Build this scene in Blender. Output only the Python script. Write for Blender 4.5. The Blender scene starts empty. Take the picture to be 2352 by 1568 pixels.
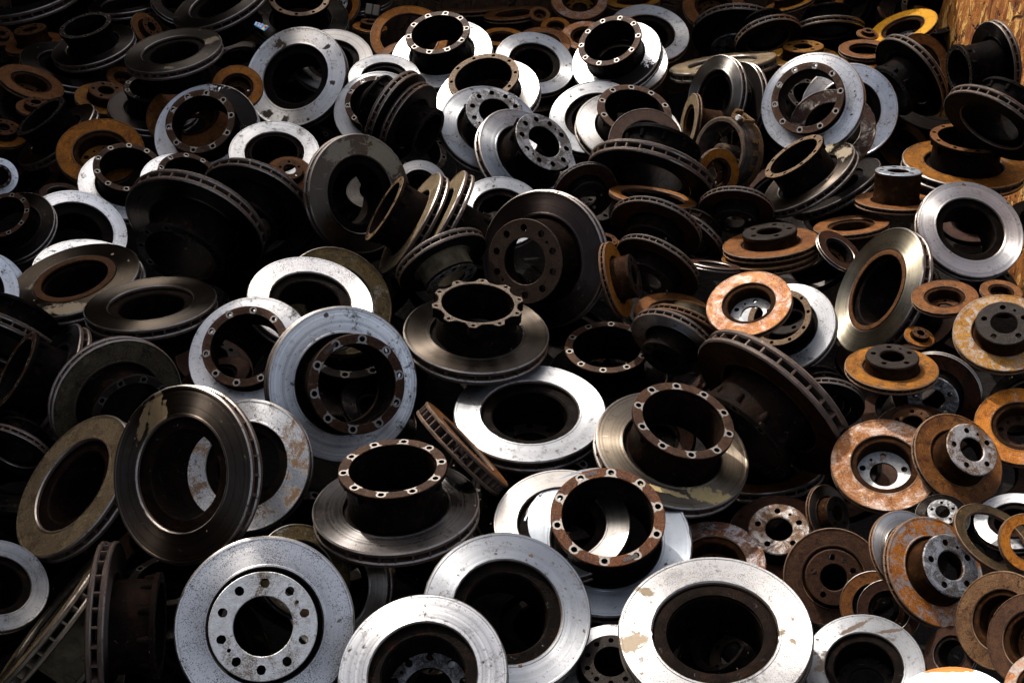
import bpy, bmesh, math, random
from mathutils import Vector, Matrix
R_ = math.radians
random.seed(7)
SC = bpy.context.scene
COL = SC.collection

# ---------------------------------------------------------------- camera
cam = bpy.data.cameras.new('camera')
camo = bpy.data.objects.new('camera', cam); COL.objects.link(camo)
camo.location = (0, 0, 2.13)
camo.rotation_euler = (R_(90 - 37), 0, 0)
cam.sensor_width = 36.0
cam.lens = 36.0 * 2840.0 / 2352.0
cam.clip_start = 0.05; cam.clip_end = 400
SC.camera = camo

# ---------------------------------------------------------------- sky, sun, exposure
SUN_EL, SUN_AZ = 45.0, -33.0            # azimuth from +Y (away from the camera), negative = left
w = bpy.data.worlds.new('World'); SC.world = w; w.use_nodes = True
nt = w.node_tree; nt.nodes.clear()
sky = nt.nodes.new('ShaderNodeTexSky'); sky.sky_type = 'NISHITA'; sky.sun_disc = False
sky.sun_elevation = R_(SUN_EL); sky.sun_rotation = R_(SUN_AZ); sky.dust_density = 6.0; sky.air_density = 0.7; sky.ozone_density = 0.3
bg = nt.nodes.new('ShaderNodeBackground'); bg.inputs['Strength'].default_value = 0.15
wo = nt.nodes.new('ShaderNodeOutputWorld')
hs = nt.nodes.new('ShaderNodeHueSaturation'); hs.inputs['Saturation'].default_value = .6
nt.links.new(sky.outputs[0], hs.inputs['Color']); nt.links.new(hs.outputs[0], bg.inputs[0]); nt.links.new(bg.outputs[0], wo.inputs[0])
sl = bpy.data.lights.new('sun', 'SUN'); sl.energy = 2.5; sl.angle = R_(0.55); sl.color = (1.0, 0.96, 0.91)
so = bpy.data.objects.new('sun', sl); COL.objects.link(so)
sd = Vector((math.sin(R_(SUN_AZ)) * math.cos(R_(SUN_EL)), math.cos(R_(SUN_AZ)) * math.cos(R_(SUN_EL)), math.sin(R_(SUN_EL))))
so.rotation_euler = sd.to_track_quat('Z', 'Y').to_euler(); so.location = sd * 20
SC.view_settings.view_transform = 'Standard'; SC.view_settings.look = 'None'
SC.view_settings.exposure = 0.92; SC.view_settings.gamma = 1.0; SC.view_settings.use_curve_mapping = False
SC.cycles.max_bounces = 5; SC.cycles.diffuse_bounces = 0; SC.cycles.glossy_bounces = 3
SC.cycles.caustics_reflective = False; SC.cycles.caustics_refractive = False

# ---------------------------------------------------------------- node helpers
class NB:
    def __init__(s, name):
        s.m = bpy.data.materials.new(name); s.m.use_nodes = True
        s.t = s.m.node_tree; s.t.nodes.clear()
        s.out = s.n('OutputMaterial'); s.b = s.n('BsdfPrincipled')
        s.l(s.b.outputs[0], s.out.inputs[0])
        tc = s.n('TexCoord'); s.obj = tc.outputs['Object']
        oi = s.n('ObjectInfo'); s.rnd = oi.outputs['Random']
        s.off = s.vm('ADD', s.obj, s.vm('SCALE', (17.3, 9.1, 5.7), None, scale=s.mul(s.rnd, 13.0)))
    def n(s, t): return s.t.nodes.new('ShaderNode' + t)
    def l(s, a, b): s.t.links.new(a, b)
    def put(s, sock, v):
        if v is None: return
        if hasattr(v, 'is_linked'): s.l(v, sock)
        else: sock.default_value = v
    def math(s, op, a, b=None, c=None, clamp=False):
        n = s.n('Math'); n.operation = op; n.use_clamp = clamp
        s.put(n.inputs[0], a); s.put(n.inputs[1], b); s.put(n.inputs[2], c); return n.outputs[0]
    def mul(s, a, b): return s.math('MULTIPLY', a, b)
    def add(s, a, b): return s.math('ADD', a, b)
    def sub(s, a, b): return s.math('SUBTRACT', a, b)
    def vm(s, op, a, b=None, scale=None):
        n = s.n('VectorMath'); n.operation = op; s.put(n.inputs[0], a)
        if b is not None: s.put(n.inputs[1], b)
        if scale is not None: s.put(n.inputs[3], scale)
        return n.outputs['Value'] if op in ('LENGTH', 'DISTANCE') else n.outputs[0]
    def noise(s, vec, scale, detail=4, rough=.55, dist=0.0):
        n = s.n('TexNoise'); s.l(vec, n.inputs['Vector']); n.inputs['Scale'].default_value = scale
        n.inputs['Detail'].default_value = detail; n.inputs['Roughness'].default_value = rough
        n.inputs['Distortion'].default_value = dist; return n.outputs['Fac']
    def noise1(s, wv, scale, detail=3, rough=.6):
        n = s.n('TexNoise'); n.noise_dimensions = '1D'; s.put(n.inputs['W'], wv); n.inputs['Scale'].default_value = scale
        n.inputs['Detail'].default_value = detail; n.inputs['Roughness'].default_value = rough; return n.outputs['Fac']
    def voro(s, vec, scale, feat='F1', rand=1.0):
        n = s.n('TexVoronoi'); n.feature = feat; s.l(vec, n.inputs['Vector']); n.inputs['Scale'].default_value = scale
        n.inputs['Randomness'].default_value = rand; return n.outputs['Distance'], (n.outputs['Color'] if feat == 'F1' else None)
    def ss(s, v, lo, hi):
        n = s.n('MapRange'); n.interpolation_type = 'SMOOTHSTEP'; s.put(n.inputs[0], v)
        n.inputs[1].default_value = lo; n.inputs[2].default_value = hi; n.inputs[3].default_value = 0; n.inputs[4].default_value = 1
        return n.outputs[0]
    def mr(s, v, a, b, c, d):
        n = s.n('MapRange'); s.put(n.inputs[0], v)
        for i, q in enumerate((a, b, c, d)): n.inputs[1 + i].default_value = q
        return n.outputs[0]
    def mix(s, f, a, b):
        n = s.n('Mix'); n.data_type = 'RGBA'; s.put(n.inputs[0], f)
        for k, v in ((6, a), (7, b)):
            if isinstance(v, tuple): n.inputs[k].default_value = (*v[:3], 1)
            else: s.l(v, n.inputs[k])
        return n.outputs[2]
    def mixf(s, f, a, b):
        n = s.n('Mix'); s.put(n.inputs[0], f); s.put(n.inputs[2], a); s.put(n.inputs[3], b); return n.outputs[0]
    def sep(s, v):
        n = s.n('SeparateXYZ'); s.l(v, n.inputs[0]); return n.outputs
    def set(s, color=None, metal=None, rough=None, spec=None, aniso=None, height=None, bump=.3, bdist=.004):
        i = s.b.inputs
        if isinstance(color, tuple): i['Base Color'].default_value = (*color[:3], 1)
        elif color is not None: s.l(color, i['Base Color'])
        s.put(i['Metallic'], metal); s.put(i['Roughness'], rough)
        if spec is not None: s.put(i['Specular IOR Level'], spec)
        if aniso:
            i['Anisotropic'].default_value = aniso
            tn = s.n('Tangent'); tn.direction_type = 'RADIAL'; tn.axis = 'Z'; i['Anisotropic Rotation'].default_value = .25; s.l(tn.outputs[0], i['Tangent'])
        if height is not None:
            b = s.n('Bump'); b.inputs['Strength'].default_value = bump; b.inputs['Distance'].default_value = bdist
            s.l(height, b.inputs['Height']); s.l(b.outputs[0], i['Normal'])
        return s.m

MUD = (.30, .235, .15)
ANI = .40
def radius(b):
    x, y, z = b.sep(b.obj)
    return b.math('SQRT', b.add(b.mul(x, x), b.mul(y, y))), x, y
def steel(name, base, rough=.36, aniso=.6, groove=.5, speck=0.0, spots=0.0, dirt=.25, dirtcol=(.06, .045, .035), scr=.4,
          splash=None, splashcol=MUD, oil=None, rust=0.0, rustcol=(.30, .11, .025), spotcol=(.09, .06, .04), bead=0):
    """turned cast iron: fine concentric grooves, smudges, grit, splashes"""
    b = NB(name); r, x, y = radius(b)
    g1 = b.noise1(b.add(r, b.mul(b.rnd, 7.0)), 26, 5, .75)
    g2 = b.noise1(b.add(r, b.mul(b.rnd, 3.0)), 7, 2, .5)
    tone = b.add(b.mr(g1, .3, .7, 1 - .22 * groove, 1 + .12 * groove), b.mr(g2, .3, .7, -.12 * groove, .10 * groove))
    big = b.noise(b.off, 2.2, 4, .6)
    tone = b.mul(tone, b.mr(big, .3, .7, .88, 1.08))
    col = b.vm('SCALE', (base[0], base[1], base[2]), None, scale=tone)
    ro = b.add(b.mr(g1, .3, .7, rough - .05, rough + .06), b.mr(big, .3, .7, -.05, .06))
    met = 1.0
    # smudges and finger marks
    sm = b.mul(b.ss(b.noise(b.off, 4.5, 8, .74, .4), .53, .64), b.ss(b.noise(b.off, 16, 6, .72), .42, .58))
    sm = b.math('MAXIMUM', sm, b.mul(b.mul(b.ss(b.noise(b.off, 2.1, 9, .78, .6), .52, .62), b.ss(b.noise(b.off, 38, 4, .7), .46, .60)), .55))
    f = b.mul(sm, dirt); col = b.mix(f, col, dirtcol); ro = b.add(ro, b.mul(f, .3))
    if rust:
        rn = b.ss(b.add(b.add(b.noise(b.off, 3.4, 8, .74, .6), b.mul(b.sub(b.noise(b.off, 48, 3, .6), .5), .28)), (rust - .5) * .55), .48, .60)
        rc = b.mix(b.noise(b.off, 19, 4, .6), rustcol, tuple(q * .35 for q in rustcol))
        col = b.mix(rn, col, rc); ro = b.mixf(rn, ro, .72); met = b.mixf(rn, met, .05)
    if scr:
        a = b.vm('MULTIPLY', b.off, (3.0, 55.0, 1.0)); c = b.vm('MULTIPLY', b.vm('ADD', b.off, (3, 9, 0)), (60.0, 4.0, 1.0))
        s1 = b.mul(b.ss(b.noise(a, 1.0, 2, .5, 1.5), .70, .75), b.ss(b.noise(b.off, 5, 2), .45, .6))
        s2 = b.mul(b.ss(b.noise(c, 1.0, 2, .5, 2.0), .71, .76), b.ss(b.noise(b.off, 4, 2), .45, .6))
        lite = sum(base) < .6
        f = b.mul(b.math('MAXIMUM', s1, s2), min(1, scr * (1.5 if lite else 1.0))); col = b.mix(f, col, tuple(min(.7, q * 2.2 + .10) for q in base) if lite else tuple(q * .25 for q in base))
    if speck:
        f = b.mul(b.ss(b.add(b.noise(b.off, 95, 2, .5), b.mr(b.noise(b.off, 3, 3), .3, .7, -.10, .06)), .565 - .02, .64), speck)
        col = b.mix(f, col, (.10, .09, .085)); ro = b.add(ro, b.mul(f, .25))
    # grit dots of many sizes
    dots = None
    for sc, th in ((5.0, .10), (11.0, .13), (27.0, .17)):
        d0, c0 = b.voro(b.vm('ADD', b.off, b.vm('SCALE', (1, 1, 0), None, scale=b.mul(b.noise(b.off, sc * 3, 2), .08))), sc)
        sx = b.sep(c0)[0]
        dd = b.math('LESS_THAN', d0, b.mul(b.ss(sx, .995 - .33 * max(spots, .12), 1.0), th * 1.6))
        dots = dd if dots is None else b.math('MAXIMUM', dots, dd)
    col = b.mix(dots, col, spotcol); met = b.mixf(dots, met, 0.0); ro = b.mixf(dots, ro, .75)
    for (cx, cy, sx, sy, ang, thr, scol) in (splash or []):
        ca, sa = math.cos(R_(ang)), math.sin(R_(ang))
        dx, dy = b.sub(x, cx), b.sub(y, cy)
        u = b.math('DIVIDE', b.add(b.mul(dx, ca), b.mul(dy, sa)), sx); v = b.math('DIVIDE', b.sub(b.mul(dy, ca), b.mul(dx, sa)), sy)
        dd = b.math('SQRT', b.add(b.mul(u, u), b.mul(v, v)))
        nn = b.add(b.noise(b.off, 8.5, 7, .70, 1.0), b.mul(b.sub(1.0, dd), .38))
        nn = b.add(nn, b.mul(b.sub(b.noise(b.off, 60, 3, .65), .5), .16))
        f = b.mul(b.ss(nn, thr - .01, thr + .055), b.math('LESS_THAN', dd, 1.25))
        c2 = b.mix(b.noise(b.off, 24, 4, .6), tuple(q * .75 for q in scol), tuple(q * 1.15 for q in scol))
        col = b.mix(f, col, c2); met = b.mixf(f, met, 0.0); ro = b.mixf(f, ro, .8 if scol[0] > .05 else .35)
    if oil: b.b.inputs['Specular IOR Level'].default_value = .06
    hgt = b.add(b.mul(g1, .7), b.mul(b.noise(b.off, 60, 2), .35))
    return b.set(col, met, ro, None, min(.92, aniso + ANI) if aniso else 0, hgt, .07, .003)

def rusty(name, a, c, rough=.72, metal=.0, scratch=0.0, dark=.35, patch=None, streak=0.0, spec=.12):
    """rusted friction face or casting: layered oxide with darker scale and fine grain"""
    a = tuple(q * .78 for q in a); c = tuple(q * .84 for q in c)
    b = NB(name); r, x, y = radius(b)
    n1 = b.noise(b.off, 2.4, 9, .74, .6); n2 = b.noise(b.off, 12, 7, .76, .3); n3 = b.noise(b.off, 75, 3, .65)
    ring = b.noise1(b.add(r, b.mul(b.rnd, 5.0)), 22, 4, .7)
    f = b.ss(b.add(b.add(b.mul(n1, .62), b.mul(n2, .28)), b.mul(ring, .14)), .455, .575)
    col = b.mix(f, a, c)
    # deep red brown and bright powder in separate patches
    col = b.mix(b.mul(b.ss(b.noise(b.vm('ADD', b.off, (31, 7, 3)), 3.1, 9, .76, .5), .52, .60), .65), col, (a[0] * .55, a[1] * .38, a[2] * .45))
    col = b.mix(b.mul(b.ss(b.noise(b.vm('ADD', b.off, (3, 51, 9)), 5.2, 8, .78, .5), .56, .62), .75), col, (min(.75, c[0] * 1.45), min(.5, c[1] * 1.6), c[2] * 1.3))
    col = b.mix(b.mul(b.ss(b.noise(b.off, 4.3, 9, .78, .9), .545, .59), min(1, dark * 1.5)), col, tuple(q * .13 for q in a))
    # scale along both edges of the face
    col = b.mix(b.mul(b.ss(b.add(b.math('ABSOLUTE', b.sub(r, .81)), b.mul(b.sub(n2, .5), .10)), .135, .19), .55), col, tuple(q * .30 for q in a))
    col = b.mix(b.mul(b.ss(n3, .52, .62), .5), col, tuple(min(1, q * 1.7) for q in c))
    col = b.mix(b.mul(b.ss(b.noise(b.off, 46, 4, .72), .55, .61), .75), col, tuple(q * .18 for q in a))
    ro = b.mr(n2, .3, .7, rough - .12, rough + .12); met = metal
    if patch:
        amt, pc, psc = patch
        f = b.ss(b.add(b.add(b.noise(b.off, psc, 8, .78, .7), b.mul(b.sub(n3, .5), .30)), (amt - .5) * .5), .46, .60)
        f = b.mul(f, b.mr(n2, .35, .6, .55, 1.0))
        if streak:
            f = b.math('MAXIMUM', b.mul(f, b.ss(b.noise(b.vm('MULTIPLY', b.off, (6, 26, 1)), 1.0, 4, .7, .4), .36, .6)), b.mul(f, 1 - streak))
        col = b.mix(f, col, b.mix(n3, tuple(q * .8 for q in pc), pc)); met = b.mixf(f, met, .85); ro = b.mixf(f, ro, .42)
    if scratch:
        s1 = b.mul(b.ss(b.noise(b.vm('MULTIPLY', b.off, (4, 60, 1)), 1.0, 3, .5, 2.0), .66, .72), b.ss(n1, .42, .6))
        s2 = b.mul(b.ss(b.noise(b.vm('MULTIPLY', b.off, (50, 5, 1)), 1.0, 3, .5, 2.0), .68, .73), b.ss(n2, .42, .6))
        f = b.mul(b.math('MAXIMUM', s1, s2), scratch)
        col = b.mix(f, col, tuple(min(.8, q * 1.3 + .16) for q in c)); ro = b.mixf(f, ro, .4)
    h = b.add(b.mul(n2, .6), b.mul(n3, .5))
    return b.set(col, met, ro, spec, None, h, .35, .012)

def casting(name, base, rough=.5, flake=.35, flakecol=(.42, .40, .38), rustf=.3, rustcol=(.03, .010, .004), spec=.02):
    """rough cast iron of rims, hubs and webs: dark skin, rubbed high spots"""
    b = NB(name)
    n1 = b.noise(b.off, 3.0, 6, .65, .5); n2 = b.noise(b.off, 17, 5, .7); n3 = b.noise(b.off, 85, 2, .5)
    col = b.mix(b.ss(n1, .35, .66), tuple(q * .6 for q in base), tuple(q * 1.3 for q in base))
    col = b.mix(b.mul(b.ss(b.noise(b.off, 6, 6, .7), .52, .66), rustf), col, rustcol)
    f = b.mul(b.mul(b.ss(b.noise(b.vm('MULTIPLY', b.off, (9, 9, 16)), 1.0, 6, .74, .8), .62, .70), b.ss(n1, .42, .62)), flake)
    col = b.mix(f, col, flakecol)
    ro = b.sub(b.mr(n2, .3, .7, rough - .13, rough + .15), b.mul(f, .12))
    return b.set(col, b.mul(f, .9), ro, spec, None, b.add(b.mul(n2, .55), b.mul(n3, .45)), .40, .012)
def plain(name, color, rough=.6, metal=0.0, nz=.25):
    b = NB(name); n = b.noise(b.off, 9, 5, .65)
    return b.set(b.vm('SCALE', color, None, scale=b.mr(n, .3, .7, 1 - nz, 1 + nz)), metal, b.mr(n, .3, .7, rough - .08, rough + .08), None, None, n, .2, .004)

BLK = (.012, .010, .009)
W = (.88, .88, .88)
FACE = dict(  # dark and bronze steels hold the dark surroundings they mirror in their base
    coolwhite=lambda n: steel(n, (.95, .935, .91), .42, .45, .6, spots=.5, dirt=.85, scr=.7, speck=.25),  # white steel copy for discs in shade, base raised against the shade
    splat=lambda n: steel(n, (.95, .93, .90), .42, .4, .5, spots=.9, spotcol=(.05, .03, .02), dirt=.8, scr=.6, splash=[(.42, .66, .10, .10, 0, .52, (.05, .033, .02)), (.30, .56, .05, .13, 10, .54, (.05, .033, .02)), (.44, -.74, .18, .10, 0, .57, (.05, .033, .02)), (-.55, .58, .09, .05, -30, .52, (.05, .033, .02)), (.08, -.84, .07, .07, 0, .50, (.05, .033, .02)), (-.75, -.12, .06, .05, 0, .5, (.05, .033, .02))]),
    white=lambda n: steel(n, (.40, .405, .41), .40, .5, .75, spots=.5, dirt=.9, speck=.3, scr=.5),  # white steel copy for discs in sun, base lowered against the glare
    bright=lambda n: steel(n, (.43, .435, .44), .42, .4, .6, spots=.6, dirt=.7, speck=.25, scr=.4),
    brushed=lambda n: steel(n, (.84, .82, .79), .38, .55, 1.5, spots=.6, dirt=1.0, speck=.3, scr=.5),
    bluewhite=lambda n: steel(n, (.31, .335, .36), .34, .45, .4, spots=.5, dirt=.2, scr=.5),
    speck=lambda n: steel(n, (.95, .91, .86), .44, .4, .35, speck=1.0, spots=.3, dirt=.25),
    speckdark=lambda n: steel(n, (.46, .44, .42), .52, .3, .3, speck=1.0, spots=.6, dirt=.7),
    satin=lambda n: steel(n, (.50, .47, .43), .36, .75, .9, spots=.15, dirt=.25),
    satinwhite=lambda n: steel(n, (.66, .64, .62), .44, .75, .9, spots=.4, dirt=.4),
    greysteel=lambda n: steel(n, (.30, .295, .285), .38, .5, .9, speck=.5, spots=.6, dirt=1.0, splash=[(.55, .45, .3, .1, 60, .5, (.12, .085, .05)), (.5, -.5, .35, .06, 20, .5, (.14, .09, .05))]),
    soot=lambda n: casting(n, (.008, .0058, .0048), .5, .12, (.2, .17, .15), .2, spec=.05),  # matt near-black: the shade on leaning faces is put into the colour
    darkbronze=lambda n: steel(n, (.050, .040, .031), .32, .6, 1.0, spots=.15, dirt=.5),
    dark=lambda n: steel(n, (.019, .0155, .0135), .38, .35, .8, spots=.15, dirt=.6),
    darkmud=lambda n: steel(n, (.022, .018, .0145), .38, .35, .8, spots=.3, spotcol=(.12, .09, .055), dirt=.6, splash=[(-.62, .35, .36, .16, -50, .55, (.12, .09, .055)), (-.3, -.8, .2, .08, 0, .6, (.12, .09, .055))]),
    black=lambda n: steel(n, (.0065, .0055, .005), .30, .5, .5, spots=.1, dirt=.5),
    bronze=lambda n: steel(n, (.105, .087, .068), .34, .6, 1.0, spots=.15, dirt=.4),
    bronzelight=lambda n: steel(n, (.46, .41, .31), .47, .7, 1.1, spots=.2, dirt=.5, scr=.5),
    bronzesplash=lambda n: steel(n, (.19, .155, .115), .38, .75, 1.2, spots=.2, dirt=.4, splash=[(.30, -.80, .34, .14, -22, .52, (.45, .33, .14)), (-.30, -.70, .42, .05, -22, .58, (.40, .30, .14))]),
    brownsteel=lambda n: steel(n, (.090, .068, .062), .48, .5, .8, speck=.3, spots=.2, dirt=.6),
    darkspot=lambda n: steel(n, (.085, .078, .074), .30, .65, .9, spots=.5, dirt=1.0, dirtcol=(.035, .022, .02)),
    scratch=lambda n: steel(n, (.085, .068, .053), .36, .5, .5, dirt=.6, scr=1.0, splash=[(-.5, .62, .5, .30, 40, .54, (.22, .18, .12)), (.4, .7, .4, .25, -30, .60, (.20, .16, .11))]),
    mudsplash=lambda n: steel(n, (.075, .059, .043), .38, .6, .7, spots=.5, spotcol=(.3, .23, .15), dirt=.5, splash=[(-.35, -.78, .60, .16, -2, .52, MUD), (.6, -.2, .2, .2, 0, .7, MUD)]),
    mudfinger=lambda n: steel(n, (.105, .083, .067), .42, .6, 1.2, spots=.05, spotcol=(.26, .2, .12), dirt=.5, splash=[(.38, .66, .10, .34, 8, .49, (.15, .105, .055)), (.56, .58, .06, .26, 20, .50, (.15, .105, .055)), (.25, .62, .06, .22, -4, .52, (.15, .105, .055))]),
    tanmud=lambda n: rusty(n, (.125, .088, .048), (.19, .137, .078), .62, .15, dark=.35),
    olive=lambda n: rusty(n, (.070, .046, .018), (.115, .076, .028), .5, .2, dark=.5, patch=(.30, (.35, .34, .3), 3.0)),
    olive2=lambda n: rusty(n, (.052, .039, .025), (.085, .065, .038), .45, .4, dark=.5),
    oil=lambda n: steel(n, W, .52, .5, .5, spots=.5, dirt=.6, oil=1, splash=[(.62, .52, .72, .46, -38, .49, BLK), (.86, .05, .3, .3, 0, .55, BLK)]),
    oil2=lambda n: steel(n, W, .52, .5, .5, spots=.4, dirt=.3, oil=1, splash=[(.50, -.60, .56, .32, 35, .44, BLK)]),
    mudspots=lambda n: steel(n, (.32, .315, .31), .38, .4, .35, speck=1.0, spots=1.0, spotcol=(.22, .16, .10), dirt=.6, splash=[(.84, -.14, .20, .13, -35, .54, (.30, .23, .15)), (.70, .50, .12, .06, 30, .54, (.2, .15, .09)), (-.62, -.05, .14, .05, -30, .56, (.2, .15, .09)), (-.25, -.82, .25, .12, 0, .6, (.10, .07, .05))]),
    whitemud=lambda n: steel(n, (.20, .205, .21), .42, .4, .6, speck=.6, spots=.9, dirt=.9, splash=[(.15, .72, .42, .05, -28, .54, (.09, .06, .04)), (-.45, .66, .26, .04, -8, .53, (.07, .045, .03)), (.6, .1, .3, .2, -50, .60, (.12, .09, .06))]),
    whiteorange=lambda n: steel(n, (.40, .40, .40), .44, .4, .5, spots=.4, dirt=.3, splash=[(0, .97, .9, .10, 0, .50, (.50, .17, .02))]),
    rustwhite=lambda n: steel(n, (.92, .92, .91), .50, .3, .4, speck=.6, spots=1.0, spotcol=(.05, .035, .025), dirt=.6, rust=.52, rustcol=(.30, .17, .08)),
    orange=lambda n: rusty(n, (.19, .060, .005), (.31, .105, .008), .66, .0, scratch=.5, dark=.25),
    orangeglow=lambda n: rusty(n, (.30, .095, .009), (.46, .155, .013), .6, .0, scratch=.6, dark=.45, patch=(.30, (.45, .40, .36), 3.0)),
    orangetan=lambda n: rusty(n, (.14, .052, .013), (.25, .092, .016), .62, .0, dark=.35),
    yellow=lambda n: rusty(n, (.23, .10, .011), (.33, .145, .013), .62, .0, scratch=.3, dark=.5, patch=(.25, (.3, .27, .24), 3.0)),
    sunyellow=lambda n: rusty(n, (.50, .225, .008), (.55, .25, .009), .7, .0, dark=.08),
    yellowbrown=lambda n: rusty(n, (.13, .045, .005), (.26, .098, .008), .55, .1, dark=.55, patch=(.30, (.10, .08, .07), 2.2)),
    yellowpatch=lambda n: rusty(n, (.26, .115, .011), (.32, .14, .011), .66, .0, dark=.3, patch=(.50, (.24, .23, .22), 7.0)),
    brown=lambda n: rusty(n, (.105, .036, .009), (.17, .062, .013), .62, .05, scratch=.35, dark=.5),
    brownrust=lambda n: rusty(n, (.045, .021, .0115), (.08, .035, .016), .6, .1, scratch=.25, dark=.4),
    brownpol=lambda n: rusty(n, (.09, .044, .02), (.12, .064, .03), .42, .5, dark=.6),
    brownblack=lambda n: rusty(n, (.022, .008, .004), (.045, .015, .005), .55, .1, dark=.6),
    brownflake=lambda n: rusty(n, (.035, .015, .010), (.055, .023, .014), .6, .05, dark=.4, patch=(.42, (.36, .33, .29), 3.0)),
    bronzerust=lambda n: rusty(n, (.05, .034, .017), (.08, .05, .023), .40, .5, dark=.5, patch=(.28, (.5, .26, .06), 4.0)),
    pale=lambda n: rusty(n, (.38, .13, .035), (.50, .23, .09), .52, .15, scratch=.8, dark=.12, patch=(.46, (.62, .55, .52), 2.2), streak=.4),
    palerust=lambda n: rusty(n, (.24, .085, .022), (.36, .16, .06), .52, .1, scratch=.9, dark=.3, patch=(.45, (.55, .51, .48), 2.4), streak=.6),
    mottle=lambda n: rusty(n, (.30, .085, .009), (.40, .13, .012), .55, .1, scratch=.3, dark=.35, patch=(.52, (.40, .38, .36), 4.0)),
    mottledark=lambda n: rusty(n, (.20, .07, .015), (.10, .05, .03), .5, .2, scratch=.4, dark=.7, patch=(.46, (.36, .35, .36), 3.5)),
    greyorange=lambda n: rusty(n, (.34, .10, .012), (.40, .14, .02), .6, .0, dark=.2, patch=(.6, (.30, .28, .26), 3.0)),
)
FLANGE = dict(
    brown=lambda n: rusty(n, (.040, .018, .0095), (.085, .036, .015), .52, .15, scratch=.7, dark=.5),
    brownplain=lambda n: rusty(n, (.06, .036, .023), (.085, .050, .033), .48, .3, scratch=.5, dark=.4),
    dark=lambda n: rusty(n, (.018, .012, .009), (.03, .02, .014), .5, .2, scratch=.6, dark=.5),
    tan=lambda n: rusty(n, (.14, .085, .045), (.22, .14, .08), .5, .2, scratch=.6, dark=.4),
    rust=lambda n: rusty(n, (.085, .032, .009), (.14, .055, .015), .62, .05, scratch=.4, dark=.5),
    rustlit=lambda n: rusty(n, (.15, .055, .014), (.22, .085, .02), .62, .0, scratch=.3, dark=.3),
    rustpads=lambda n: rusty(n, (.085, .030, .012), (.19, .06, .013), .5, .1, scratch=.8, dark=.5),
    white=lambda n: rusty(n, (.24, .17, .12), (.40, .35, .30), .5, .3, scratch=.4, dark=.3, patch=(.68, (.66, .66, .65), 2.6)),
    grey=lambda n: rusty(n, (.10, .085, .075), (.20, .18, .17), .5, .3, scratch=.5, dark=.5, patch=(.52, (.42, .42, .43), 4.0)),
    bluegrey=lambda n: rusty(n, (.16, .10, .06), (.24, .20, .18), .5, .2, scratch=.3, dark=.3, patch=(.62, (.34, .40, .45), 3.5)),
    palehub=lambda n: rusty(n, (.17, .085, .04), (.24, .14, .08), .5, .1, scratch=.4, dark=.3, patch=(.50, (.50, .47, .44), 3.0)),
    corroded=lambda n: rusty(n, (.12, .085, .05), (.22, .16, .10), .55, .1, scratch=.3, dark=.6, patch=(.48, (.56, .54, .52), 4.0)),
    yellow=lambda n: rusty(n, (.20, .085, .011), (.30, .125, .013), .6, .0, dark=.4),
    orange=lambda n: rusty(n, (.36, .14, .022), (.50, .20, .028), .6, .0, dark=.3),
    olive=lambda n: rusty(n, (.065, .05, .028), (.10, .08, .048), .5, .15, scratch=.6, dark=.4),
    crown=lambda n: rusty(n, (.11, .082, .06), (.19, .145, .11), .42, .5, scratch=.5, dark=.4),
)
CAST = dict(
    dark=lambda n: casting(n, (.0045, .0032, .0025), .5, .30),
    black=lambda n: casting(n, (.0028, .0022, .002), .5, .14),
    edge=lambda n: steel(n, (.30, .27, .24), .38, .0, .0, speck=.6, spots=.4, dirt=.8, scr=0),
    edgerust=lambda n: casting(n, (.13, .075, .04), .45, .9, (.45, .38, .32), .3, (.2, .08, .02), spec=.3),
    rimtan=lambda n: casting(n, (.15, .115, .075), .5, .5, (.5, .47, .42), .2, spec=.3),
    rim=lambda n: casting(n, (.078, .048, .034), .5, .95, (.48, .42, .37), .3, spec=.22),
    rimrust=lambda n: casting(n, (.075, .030, .011), .6, .45, (.34, .28, .22), .5, (.11, .04, .01), spec=.2),
    brown=lambda n: casting(n, (.0065, .0038, .0026), .52, .40, (.42, .36, .32), .3),
    rust=lambda n: casting(n, (.020, .0085, .0035), .62, .15, (.3, .25, .2), .5, (.07, .026, .008)),
    olive=lambda n: casting(n, (.05, .041, .026), .55, .4, (.42, .38, .3), .2),
    tan=lambda n: casting(n, (.045, .032, .02), .55, .35, (.45, .38, .3), .3),
    corroded=lambda n: casting(n, (.13, .10, .06), .55, 1.0, (.6, .56, .48), .4),
)
_mats = {}
def mat(kind, key):
    k = kind + '_' + key
    if k not in _mats: _mats[k] = dict(face=FACE, flange=FLANGE, casting=CAST)[kind][key](k)
    return _mats[k]
PAD = steel('spot_faced_pad', (.25, .225, .20), .55, .0, .0, speck=.5, spots=.1, dirt=.6)
PADDARK = steel('dull_pad', (.10, .09, .08), .5, .0, .0, speck=.5, spots=.1, dirt=.6)
LIP = mat('flange', 'rust')
def casting_for(face, fl, kind):
    if kind[0] in 'CKR':
        if face in ('brownblack', 'black', 'soot'): return mat('casting', 'dark')
        return mat('casting', 'rust')
    if face in ('black', 'dark', 'soot'): return mat('casting', 'black')
    if face in ('brownblack', 'tanmud', 'bronzesplash', 'bronze', 'mudfinger', 'mudsplash', 'brownsteel'): return mat('casting', 'brown')
    return mat('casting', 'dark')

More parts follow.
